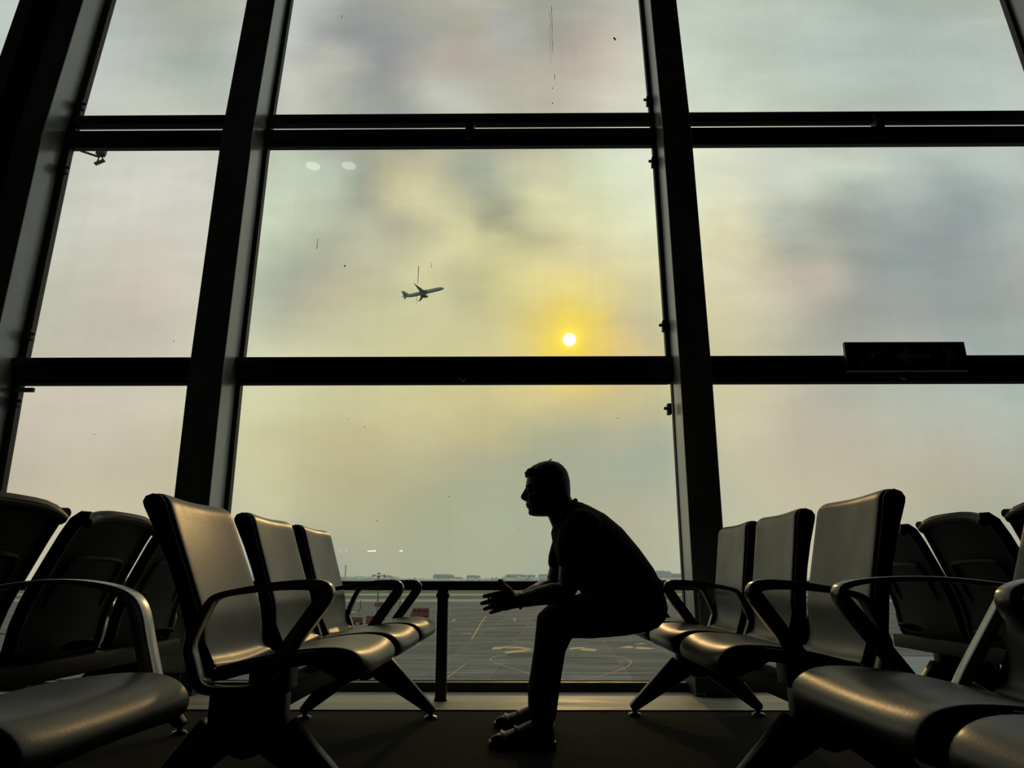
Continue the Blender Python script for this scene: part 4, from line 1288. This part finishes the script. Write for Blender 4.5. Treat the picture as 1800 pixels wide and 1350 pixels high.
# open sandals
for hx, y, tx, sp in ((0.147, 3.19, -0.122, 0.02), (0.157, 3.56, -0.114, 0.05)):
    b = MB()
    pts = []
    d = tx - hx
    stations = [(0.0, 0.022), (0.05, 0.034), (0.2, 0.040), (0.45, 0.042), (0.7, 0.050), (0.85, 0.050), (0.95, 0.040), (1.0, 0.020)]
    ol = [(hx + d * f, y + sp * f + w_) for f, w_ in stations] + [(hx + d * f, y + sp * f - w_) for f, w_ in reversed(stations)]
    ol = [tuple(L(px, py, 0)[:2]) for px, py in ol]
    b.prism(ol, 0.001, 0.026, 'xy')
    s = b.build('sandal', M['leather'], P, bevel=0.005)
    for f, zt, w_ in ((0.56, 0.070, 0.048), (0.76, 0.052, 0.052)):
        b = MB()
        path = []
        for k in range(13):
            t = PI * k / 12
            path.append(L(hx + d * f, y + sp * f + w_ * math.cos(t), 0.020 + (zt - 0.020) * math.sin(t) ** 0.8))
        n = len(path)
        rings = []
        for q in path:
            c = L(hx + d * f, y + sp * f, 0.02)
            out = (q - c).normalized() * 0.005
            dx = Vector((0.016, 0, -0.006))
            rings.append([q - dx, q + dx, q + dx + out, q - dx + out])
        b.rings(rings)
        b.build('strap', M['leather'], s)
    b = MB()
    path = [L(hx + d * 0.40, y - 0.040, 0.03), L(hx + d * 0.2, y - 0.042, 0.052), L(hx + 0.004, y, 0.066), L(hx + d * 0.2, y + 0.042, 0.052), L(hx + d * 0.40, y + 0.040, 0.03)]
    b.tube(smooth_path([tuple(p) for p in path], 2), 0.007, 8)
    b.build('strap', M['leather'], s)

# ------------------------------------------------------------------ outside
GZ = -9.4
o = MB().box(-900, 900, 6, 372, GZ - 1, GZ).build('ground', M['apron'], smooth=False)
tag(o, 'grey stained concrete apron outside the windows', kind='structure')
ground = o
for a, c, mname, nm in ((372, 420, 'taxi', 'trim_taxiway'), (420, 520, 'grass', 'ground_grass'), (520, 600, 'taxi', 'trim_runway'), (600, 4200, 'grass', 'ground_field')):
    o = MB().box(-2500, 2500, a, c, GZ - 1, GZ + 0.02).build({'trim_taxiway': 'ground_taxiway', 'trim_runway': 'ground_runway'}.get(nm, nm), M[mname], smooth=False)
    tag(o, kind='structure')
o = MB().box(-2500, -900, 6, 372, GZ - 1, GZ).box(900, 2500, 6, 372, GZ - 1, GZ).build('ground_verge', M['grass'], smooth=False)
tag(o, kind='structure')


def stripe(path, w, m, name='painted_line'):
    b = MB()
    pts = [(p[0], p[1]) for p in path]
    nm = nrm2(pts, False)
    rings = []
    for p, (n_, s) in zip(pts, nm):
        rings.append([(p[0] + n_.x * w / 2, p[1] + n_.y * w / 2, GZ), (p[0] - n_.x * w / 2, p[1] - n_.y * w / 2, GZ),
                      (p[0] - n_.x * w / 2, p[1] - n_.y * w / 2, GZ + 0.03), (p[0] + n_.x * w / 2, p[1] + n_.y * w / 2, GZ + 0.03)])
    b.rings(rings)
    return b.build(name, m, ground, smooth=False)


def patch(polys, m, name='painted_letter'):
    b = MB()
    for ol in polys:
        b.prism(ol, GZ, GZ + 0.03, 'xy')
    return b.build(name, m, ground, smooth=False)


stripe([(-9.5, 225), (-9.2, 189), (-8.3, 137)], 0.26, M['yellow'])
stripe([(-10.5, 198.8), (-8.6, 198.8)], 1.0, M['yellow'])
stripe([(-11, 151), (-9.2, 151)], 0.9, M['whitep'])
turn = [(13.2, 107), (14.3, 104.5), (14.4, 100), (13.2, 95), (11.4, 90.5), (9.3, 86.3), (7, 83.2), (5.6, 81.7), (4.3, 82.6), (2.8, 85), (1.0, 88.5), (-0.6, 92), (-2.2, 96.2), (-3.6, 100.8), (-3.9, 103.6), (-3.3, 106.6), (-2.2, 109)]
stripe(smooth_path(turn, 2), 0.13, M['yellow'])
patch([[(-4.1, 117.1), (-4.0, 121.2), (-0.9, 123.4), (-1.6, 120.2), (-2.6, 119.2), (-2.7, 117.6)], [(-1.9, 119.0), (-0.5, 122.6), (2.1, 119.0), (0.9, 117.8), (-0.1, 119.2)],
       [(-2.2, 113.3), (-1.8, 110.8), (0.4, 113.2), (2.2, 116.4), (1.2, 117.4), (-0.6, 115.6), (-1.4, 114.6)]], M['yellow'])
patch([[(7.6, 117.0), (7.8, 120.3), (9.9, 121.5), (10.2, 119.9), (8.9, 118.6)], [(9.0, 117.9), (10.4, 119.6), (11.7, 117.2), (11.2, 114.6), (9.4, 115.6)]], M['yellow'])
patch([[(15.3, 120.3), (17.4, 124.1), (18.0, 121.6), (17.0, 119.6)], [(17.6, 119.0), (18.6, 122.6), (20.9, 119.2), (19.6, 117.8), (18.0, 118.0)], [(18.5, 126.5), (20.2, 128.9), (20.9, 126.9)]], M['yellow'])
stripe([(-8.0, 88.1), (18.8, 88.1)], 0.16, M['whitep'])
stripe([(-16.8, 195.4), (-17.0, 207.2)], 0.35, M['whitep'])
stripe([(-1.2, 213.4), (-1.0, 196.9)], 0.35, M['whitep'])
stripe([(-27.3, 293.7), (-18.2, 296.8)], 1.2, M['whitep'])
stripe([(-14, 60), (-7.6, 84), (-6.6, 98)], 0.12, M['yellow'])


# ---- vehicles
def wheel(b, x, y, r, w=0.25):
    b.tube([(x, y - w / 2, r), (x, y + w / 2, r)], r, 16)


v = empty('van', (-26.6, 207.7, GZ))
tag(v, 'small red service van parked on the apron', 'van')
b = MB()
b.prism([(-2.4, 0.45), (-2.5, 1.2), (-2.15, 1.75), (-1.7, 2.75), (-1.4, 2.9), (2.4, 2.9), (2.5, 2.7), (2.5, 0.45)], -0.95, 0.95)
b.build('body', M['red'], v, bevel=0.06)
b = MB()
b.prism([(-2.08, 1.8), (-1.66, 2.6), (-1.0, 2.6), (-1.0, 1.75)], -0.965, 0.965)
b.box(-0.7, 0.6, -0.965, 0.965, 1.8, 2.5).box(0.85, 2.2, -0.965, 0.965, 1.8, 2.5)
b.build('side_window', M['winglass'], v, smooth=False)
for x in (-1.6, 1.6):
    for y in (-0.85, 0.85):
        b = MB()
        wheel(b, x, y, 0.42)
        b.build('wheel', M['tyre'], v)

cart_spots = [(-42.9, 186, 1.5, 'red baggage cart just right of the far seat back'), (-37.8, 181.3, 2.3, 'red baggage cart, second from the far seat back'),
              (-33.7, 176.8, 2.2, 'red baggage cart beside the tall light mast'), (-30.6, 193.6, 1.3, 'small red cart nearest the red van')]
for k, (x, y, w, lb) in enumerate(cart_spots):
    c = empty('baggage_cart', (x, y, GZ))
    tag(c, lb, 'cart', 'red baggage carts on the apron')
    b = MB().box(-w / 2, w / 2, -0.8, 0.8, 0.45, 0.62)
    b.build('bed', M['planedark'], c, smooth=False)
    b = MB().box(-w / 2, w / 2, -0.8, 0.8, 0.62, 1.75)
    if k == 2:
        b.box(-w / 2, w / 2, -0.78, 0.78, 1.8, 2.2)
    b.build('box_body', M['red'], c, bevel=0.04)
    for xx in (-w / 2 + 0.3, w / 2 - 0.3):
        for yy in (-0.65, 0.65):
            b = MB()
            wheel(b, xx, yy, 0.26, 0.16)
            b.build('wheel', M['tyre'], c)
t = empty('baggage_tug', (-28.4, 188.5, GZ))
tag(t, 'low pale baggage tug between the carts and the red van', 'tug')
MB().prism([(-1.4, 0.3), (-1.4, 0.9), (-0.3, 1.0), (-0.1, 0.75), (1.2, 0.8), (1.5, 0.6), (1.5, 0.3)], -0.6, 0.6).build('body', M['whitep'], t, bevel=0.04)
MB().box(-0.25, -0.05, -0.5, 0.5, 0.75, 1.5).build('seat_back', M['tyre'], t, bevel=0.03)
for x in (-0.9, 0.95):
    for y in (-0.55, 0.55):
        b = MB()
        wheel(b, x, y, 0.3, 0.18)
        b.build('wheel', M['tyre'], t)
t = empty('dolly', (-25.5, 197.0, GZ))
tag(t, 'low flat cargo dolly in front of the red van', 'dolly')
MB().box(-1.5, 1.5, -0.8, 0.8, 0.45, 0.6).build('bed', M['galv'], t, smooth=False)
for x in (-1.0, 1.0):
    for y in (-0.65, 0.65):
        b = MB()
        wheel(b, x, y, 0.24, 0.14)
        b.build('wheel', M['tyre'], t)
t = empty('equipment_box', (-55.4, 305.4, GZ))
tag(t, 'low red equipment box far out near the taxiway', 'box')
MB().box(-1.6, 1.6, -1, 1, 0.0, 1.5).build('box_body', M['red'], t, bevel=0.05)
MB().box(-1.65, 1.65, -1.05, 1.05, 1.5, 1.62).build('lid', M['red'], t)


def mast(x, y, h, heads, lb):
    m = empty('light_mast', (x, y, GZ))
    tag(m, lb, 'light mast', 'apron light masts')
    MB().tube([(0, 0, 0), (0, 0, h)], [0.24, 0.13], 10).build('pole', M['galv'], m)
    if heads:
        b = MB()
        b.tube([(-1.5, 0, h), (1.5, 0, h)], 0.06, 6)
        b.tube([(0, -0.9, h), (0, 0.9, h)], 0.06, 6)
        b.tube([(0, 0, h), (0, 0, h + 0.9)], 0.05, 6)
        b.build('crossarm', M['galv'], m)
        for x_, z_ in ((-1.45, 0.15), (-1.45, -0.3), (-0.95, 0.0), (-0.28, 0.55), (-0.28, -0.15), (0.28, 0.55), (0.28, -0.15), (0.95, 0.0), (1.45, 0.15), (1.45, -0.3)):
            b = MB().obox((x_, -0.15, h + z_), (0.13, 0, 0), (0, 0.1, 0.05), (0, -0.06, 0.17))
            b.build('floodlight', M['planedark'], m)


mast(-37.0, 201.7, 11.2, True, 'tall apron light mast with a crown of floodlights')
mast(-56.3, 334.3, 9.0, False, 'thin far light mast left of the second armrest strut')
mast(-36.3, 234.9, 8.0, False, 'thin light mast between the two armrest struts')

# ---- airliner, nose along +x, belly height 0
def airliner(root, paint, tip):
    b = MB()
    secs = []
    for x, r, zc in [(-21.5, 0.25, 1.15), (-20, 0.65, 0.95), (-17, 1.2, 0.55), (-13, 1.75, 0.15), (-9, 1.97, 0.0), (12, 1.97, 0.0), (16, 1.93, -0.02), (18.5, 1.7, -0.12), (20.3, 1.2, -0.32), (21.4, 0.6, -0.5), (21.9, 0.15, -0.55)]:
        secs.append(((x, 0, zc), (0, 0, r), (0, r, 0)))
    b.loft(secs, 24)
    b.ellipsoid((0.5, 0, -1.3), (5.5, 1.7, 1.0), 18)
    b.build('fuselage', paint, root)
    for s in (-1, 1):
        b = MB()
        b.rings([[(4.5, s * 1.2, -1.2), (-0.5, s * 1.2, -0.7), (-3.2, s * 1.2, -1.1), (-0.5, s * 1.2, -1.5)],
                 [(1.0, s * 6.4, -0.65), (-1.6, s * 6.4, -0.40), (-3.3, s * 6.4, -0.60), (-1.6, s * 6.4, -0.85)],
                 [(-4.4, s * 16.2, 0.55), (-5.2, s * 16.2, 0.62), (-6.0, s * 16.2, 0.55), (-5.2, s * 16.2, 0.45)]])
        w = b.build('wing', paint, root)
        b = MB()
        b.rings([[(-4.4, s * 16.1, 0.5), (-5.2, s * 16.2, 0.62), (-6.0, s * 16.1, 0.5), (-5.2, s * 16.0, 0.45)],
                 [(-5.3, s * 16.9, 1.2), (-5.8, s * 16.95, 1.25), (-6.3, s * 16.9, 1.2), (-5.8, s * 16.8, 1.2)],
                 [(-6.6, s * 17.2, 2.9), (-6.9, s * 17.24, 2.92), (-7.2, s * 17.2, 2.9), (-6.9, s * 17.15, 2.9)]])
        b.build('winglet', tip, w)
        b = MB()
        b.loft([((x, s * 5.7, -1.9), (0, 0, r), (0, r, 0)) for x, r in ((4.2, 0.95), (3.9, 1.12), (2.6, 1.2), (1.0, 1.1), (-0.2, 0.75), (-0.9, 0.35))], 18)
        e = b.build('engine', M['planedark'], root)
        b = MB()
        b.prism([(3.0, -0.9), (0.2, -0.6), (-1.4, -0.8), (0.2, -1.4), (2.6, -1.4)], s * 5.7 - 0.15, s * 5.7 + 0.15)
        b.build('pylon', M['planedark'], e)
        b = MB()
        b.rings([[(-15.2, s * 0.6, 0.9), (-17, s * 0.6, 1.05), (-18.8, s * 0.6, 0.9), (-17, s * 0.6, 0.75)],
                 [(-18.9, s * 6.2, 1.35), (-19.5, s * 6.2, 1.4), (-20.3, s * 6.2, 1.35), (-19.5, s * 6.2, 1.3)]])
        b.build('tailplane', paint, root)
    b = MB()
    b.rings([[(-13.0, 0, 1.6), (-16, 0.22, 1.2), (-19.6, 0, 1.3), (-16, -0.22, 1.2)],
             [(-18.6, 0, 7.4), (-19.6, 0.10, 7.4), (-20.9, 0, 7.4), (-19.6, -0.10, 7.4)]])
    b.build('tail_fin', paint, root)


fl = empty('airliner', (-96.5, 700, 282.3))
tag(fl, 'airliner climbing away in the hazy sky, left of the sun', 'airplane')
fl.rotation_euler = Euler((R(-8), R(-15), R(3)), 'XYZ')
airliner(fl, M['plane'], M['plane'])
pk = empty('airliner', (-49.0, 163.5, GZ + 3.2))
tag(pk, 'parked airliner mostly hidden behind the left bench, only a wing tip showing', 'airplane')
pk.rotation_euler = (0, 0, R(88))
airliner(pk, M['white'], M['planedark'])
for (x, y) in ((13.5, 0), (-2.0, 3.0), (-2.0, -3.0)):
    b = MB()
    b.tube([(x, y, -2.6), (x, y, -1.0)], 0.14, 8)
    b.tube([(x, y - 0.35, -2.68), (x, y + 0.35, -2.68)], 0.52, 16)
    b.build('landing_gear', M['tyre'], pk)

# ---- town on the horizon
# west edge, east edge, distance, height of each block
bd = [
    (-351.2, -327.8, 1500, 16.4, 'low pale hazy block with a thin chimney, right of the far seat back'),
    (-327.2, -313.3, 1550, 17.8, 'hazy block just left of the light mast head'),
    (-283.0, -268.7, 1600, 20.3, 'hazy stepped block just right of the light mast head'),
    (-168.3, -129.3, 1500, 21.8, 'wide hazy grey building left of the raised thumb'),
    (-128.1, -111.4, 1500, 16.4, 'low wing beside the wide hazy building'),
    (-116.2, -87.1, 1700, 21.0, 'hazy block above the guard rail post'),
    (-26.7, 32.5, 1500, 21.3, 'long flat-roofed hazy building above the outstretched hand'),
    (39.1, 67.0, 1500, 21.8, "hazy flat block beside the man's chest"),
    (230.1, 259.1, 1300, 25.9, "taller hazy building behind the man's lower back"),
    (279.1, 315.5, 1400, 22.1, 'hazy block beside the right-hand column'),
]
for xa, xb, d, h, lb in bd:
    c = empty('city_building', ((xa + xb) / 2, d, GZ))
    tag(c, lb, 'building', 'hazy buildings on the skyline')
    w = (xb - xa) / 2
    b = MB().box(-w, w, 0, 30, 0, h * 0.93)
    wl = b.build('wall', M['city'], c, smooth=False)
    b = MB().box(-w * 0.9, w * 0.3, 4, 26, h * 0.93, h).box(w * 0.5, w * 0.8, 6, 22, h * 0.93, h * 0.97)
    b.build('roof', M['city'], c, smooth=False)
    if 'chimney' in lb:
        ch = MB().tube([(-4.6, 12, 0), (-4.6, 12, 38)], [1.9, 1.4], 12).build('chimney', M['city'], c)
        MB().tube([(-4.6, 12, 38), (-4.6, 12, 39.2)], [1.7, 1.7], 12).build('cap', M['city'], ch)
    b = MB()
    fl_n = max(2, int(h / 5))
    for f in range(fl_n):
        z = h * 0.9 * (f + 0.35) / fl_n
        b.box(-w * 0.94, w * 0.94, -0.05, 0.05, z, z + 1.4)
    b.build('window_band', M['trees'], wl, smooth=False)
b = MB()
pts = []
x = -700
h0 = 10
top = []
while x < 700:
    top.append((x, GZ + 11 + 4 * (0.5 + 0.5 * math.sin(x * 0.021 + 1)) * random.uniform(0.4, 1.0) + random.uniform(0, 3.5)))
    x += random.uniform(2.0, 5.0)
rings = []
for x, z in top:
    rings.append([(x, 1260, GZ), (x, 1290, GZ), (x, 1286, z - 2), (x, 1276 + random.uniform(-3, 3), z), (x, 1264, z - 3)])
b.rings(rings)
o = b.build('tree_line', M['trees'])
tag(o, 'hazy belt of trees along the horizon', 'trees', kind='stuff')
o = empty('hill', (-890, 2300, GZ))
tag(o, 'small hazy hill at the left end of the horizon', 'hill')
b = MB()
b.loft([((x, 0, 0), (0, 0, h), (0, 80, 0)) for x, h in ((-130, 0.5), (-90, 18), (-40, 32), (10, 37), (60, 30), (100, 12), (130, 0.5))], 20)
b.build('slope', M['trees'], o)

# ---- things just outside the glass
fd = empty('floodlight', (-3.46, 5.4, 4.03))
tag(fd, 'small outdoor floodlight on a bracket at the top of the left window', 'floodlight')
MB().tube([(-0.16, -0.50, 0.05), (-0.16, 0, 0.05)], 0.010, 8).tube([(-0.16, 0, 0.05), (-0.02, 0, 0.0)], 0.010, 8).tube([(-0.02, 0, 0), (0.045, 0, 0.0)], 0.009, 8).build('bracket_arm', M['galv'], fd)
MB().prism([(-0.03, 0.015), (0.045, 0.015), (0.055, 0.16), (-0.015, 0.16)], -0.02, 0.02).build('junction_box', M['galv'], fd, bevel=0.005)
MB().tube([(-0.002, 0, 0), (-0.012, 0, -0.05)], 0.006, 6).tube([(0.022, 0, 0), (0.030, 0, -0.035)], 0.006, 6).build('yoke', M['galv'], fd)
MB().obox((0.008, 0, -0.055), (0.038, 0, 0.018), (0, 0.016, 0), (-0.003, 0, 0.007)).build('lamp_head', M['galv'], fd, bevel=0.003)

# service shed seen under the right-hand benches
sd = empty('service_building', (27.5, 52, GZ))
tag(sd, 'grey flat-roofed service building seen below the right-hand benches', 'building')
MB().box(-7, 9, -7, 7, 0, 4.3).build('wall', M['taxi'], sd, smooth=False)
MB().box(-7.2, 9.2, -7.2, 7.2, 4.3, 4.5).build('roof', M['shedroof'], sd, smooth=False)
for k in range(5):
    MB().box(-6.2 + 3 * k, -4.2 + 3 * k, -7.05, -6.98, 1.6, 3.2).build('window', M['winglass'], sd, smooth=False)
ct = empty('container', (31.5, 66, GZ))
tag(ct, 'salmon pink container beyond the service building', 'container')
b = MB().box(-3, 3, -1.2, 1.2, 0.1, 2.7)
for k in range(12):
    b.box(-2.9 + k * 0.5, -2.7 + k * 0.5, -1.24, -1.2, 0.2, 2.6)
b.build('box_body', M['pink'], ct, smooth=False)
MB().box(2.98, 3.03, -1.1, 1.1, 0.15, 2.6).build('door', M['pink'], ct, smooth=False)
bf = empty('barrier_fence', (-44, 72, GZ))
tag(bf, 'white slatted barrier seen below the black bench on the left', 'fence')
MB().box(-5, 5, -0.04, 0.04, 0.95, 1.1).box(-5, 5, -0.04, 0.04, 0.15, 0.3).build('rail', M['whitep'], bf, smooth=False)
for k in range(11):
    MB().box(-5 + k, -4.86 + k, -0.05, 0.05, 0, 1.2).build('post', M['whitep'], bf, smooth=False)

# ------------------------------------------------------------------ sky
def build_world():
    w = bpy.data.worlds.new('hazy_evening_sky')
    scn.world = w
    w.use_nodes = True
    t = w.node_tree
    t.nodes.clear()
    out = N(t, 'ShaderNodeOutputWorld')
    bg = N(t, 'ShaderNodeBackground', Strength=1.0)
    t.links.new(bg.outputs[0], out.inputs[0])
    tc = N(t, 'ShaderNodeTexCoord')
    d = tc.outputs['Generated']
    sp = N(t, 'ShaderNodeSeparateXYZ')
    t.links.new(d, sp.inputs[0])

    def math_(op, a, b=None, c=None):
        n = N(t, 'ShaderNodeMath', operation=op)
        for i, v in enumerate((a, b, c)):
            if v is None:
                continue
            if isinstance(v, (int, float)):
                n.inputs[i].default_value = v
            else:
                t.links.new(v, n.inputs[i])
        return n.outputs[0]
    y = math_('MAXIMUM', sp.outputs['Y'], 0.12)
    u = math_('DIVIDE', sp.outputs['X'], y)
    v = math_('DIVIDE', sp.outputs['Z'], y)
    cb = N(t, 'ShaderNodeCombineXYZ')
    t.links.new(u, cb.inputs[0])
    t.links.new(math_('MULTIPLY', v, 1.5), cb.inputs[1])
    no = N(t, 'ShaderNodeTexNoise', Scale=6.0, Detail=8.0, Roughness=0.6)
    t.links.new(cb.outputs[0], no.inputs['Vector'])
    ns = N(t, 'ShaderNodeSeparateColor')
    t.links.new(no.outputs['Color'], ns.inputs[0])
    u2 = math_('MULTIPLY_ADD', math_('SUBTRACT', ns.outputs[0], 0.5), 0.11, u)
    v2 = math_('MULTIPLY_ADD', math_('SUBTRACT', ns.outputs[1], 0.5), 0.09, v)
    f = math_('DIVIDE', math_('SUBTRACT', u2, SKY_U[0]), SKY_U[1] - SKY_U[0])
    prev = None
    for i, row in enumerate(SKY):
        r = N(t, 'ShaderNodeValToRGB')
        cr = r.color_ramp
        cr.interpolation = 'CARDINAL'
        n = SKY_U[2]
        while len(cr.elements) < n:
            cr.elements.new(1.0)
        for k in range(n):
            cr.elements[k].position = k / (n - 1)
        for k in range(n):
            cr.elements[k].color = tuple(q / 255 for q in row[k]) + (1,)
        t.links.new(f, r.inputs[0])
        if prev is None:
            prev = r.outputs[0]
            continue
        mr = N(t, 'ShaderNodeMapRange')
        mr.inputs['From Min'].default_value = SKY_V[i - 1]
        mr.inputs['From Max'].default_value = SKY_V[i]
        t.links.new(v2, mr.inputs['Value'])
        mx = N(t, 'ShaderNodeMix', data_type='RGBA')
        t.links.new(mr.outputs[0], mx.inputs[0])
        t.links.new(prev, mx.inputs[6])
        t.links.new(r.outputs[0], mx.inputs[7])
        prev = mx.outputs[2]
    # fine cloud texture
    mp = N(t, 'ShaderNodeMapping')
    mp.inputs['Rotation'].default_value = (0, 0, R(35))
    mp.inputs['Scale'].default_value = (1.0, 2.0, 1.0)
    t.links.new(cb.outputs[0], mp.inputs[0])
    n2 = N(t, 'ShaderNodeTexNoise', Scale=6.0, Detail=9.0, Roughness=0.58, Distortion=0.3)
    t.links.new(mp.outputs[0], n2.inputs['Vector'])
    amp = N(t, 'ShaderNodeMapRange')
    amp.inputs['From Min'].default_value = 0.05
    amp.inputs['From Max'].default_value = 0.40
    amp.inputs['To Min'].default_value = 0.06
    amp.inputs['To Max'].default_value = 0.34
    t.links.new(v, amp.inputs['Value'])
    det = math_('MULTIPLY_ADD', math_('SUBTRACT', n2.outputs['Fac'], 0.5), amp.outputs[0], 1.0)
    sc = N(t, 'ShaderNodeVectorMath', operation='SCALE')
    t.links.new(prev, sc.inputs[0])
    t.links.new(det, sc.inputs['Scale'])
    # sun disc with its aureole in the haze
    sd = Vector((0.0689, 0.9473, 0.3129)).normalized()
    di = N(t, 'ShaderNodeVectorMath', operation='DISTANCE')
    di.inputs[1].default_value = sd
    nv = N(t, 'ShaderNodeVectorMath', operation='NORMALIZE')
    t.links.new(d, nv.inputs[0])
    t.links.new(nv.outputs[0], di.inputs[0])
    a = di.outputs['Value']

    def gauss(s):
        q = math_('DIVIDE', a, s)
        return math_('POWER', math.e, math_('MULTIPLY', math_('MULTIPLY', q, q), -1.0))
    disc = N(t, 'ShaderNodeMapRange', interpolation_type='SMOOTHSTEP')
    disc.inputs['From Min'].default_value = 0.0090
    disc.inputs['From Max'].default_value = 0.0062
    t.links.new(a, disc.inputs['Value'])
    acc = sc.outputs[0]
    for fac, col in ((gauss(0.022), (0.14, 0.09, -0.04)), (gauss(0.011), (0.35, 0.30, 0.05)), (disc.outputs[0], (14.0, 11.5, 7.0))):
        ma = N(t, 'ShaderNodeVectorMath', operation='MULTIPLY_ADD')
        t.links.new(fac, ma.inputs[0])
        ma.inputs[1].default_value = col
        t.links.new(acc, ma.inputs[2])
        acc = ma.outputs[0]
    t.links.new(acc, bg.inputs['Color'])
    return sd


SUN_DIR = build_world()
sun = bpy.data.lights.new('sun', 'SUN')
sun.energy = 0.24
sun.angle = R(1.2)
sun.color = (1.0, 0.62, 0.26)
so = bpy.data.objects.new('sun', sun)
COL.objects.link(so)
so.rotation_euler = SUN_DIR.to_track_quat('Z', 'Y').to_euler()

# ------------------------------------------------------------------ camera
cam = bpy.data.cameras.new('camera')
co = bpy.data.objects.new('camera', cam)
COL.objects.link(co)
cam.sensor_fit = 'HORIZONTAL'
cam.sensor_width = 36.0
cam.lens = 36.0 * 1300.0 / 1800.0
cam.clip_start = 0.02
cam.clip_end = 6000
co.location = (0, 0, 0.64)
co.rotation_euler = (R(90 + 14.86), 0, R(0.51))
scn.camera = co

scn.view_settings.view_transform = 'Standard'
scn.view_settings.look = 'None'
scn.view_settings.exposure = 0.0
scn.view_settings.gamma = 1.0
scn.view_settings.use_curve_mapping = False
scn.cycles.use_denoising = True
scn.cycles.max_bounces = 8
scn.cycles.diffuse_bounces = 3
scn.cycles.glossy_bounces = 3
scn.cycles.transparent_max_bounces = 16
scn.cycles.caustics_reflective = False
scn.cycles.caustics_refractive = False
scn.cycles.sample_clamp_indirect = 4.0
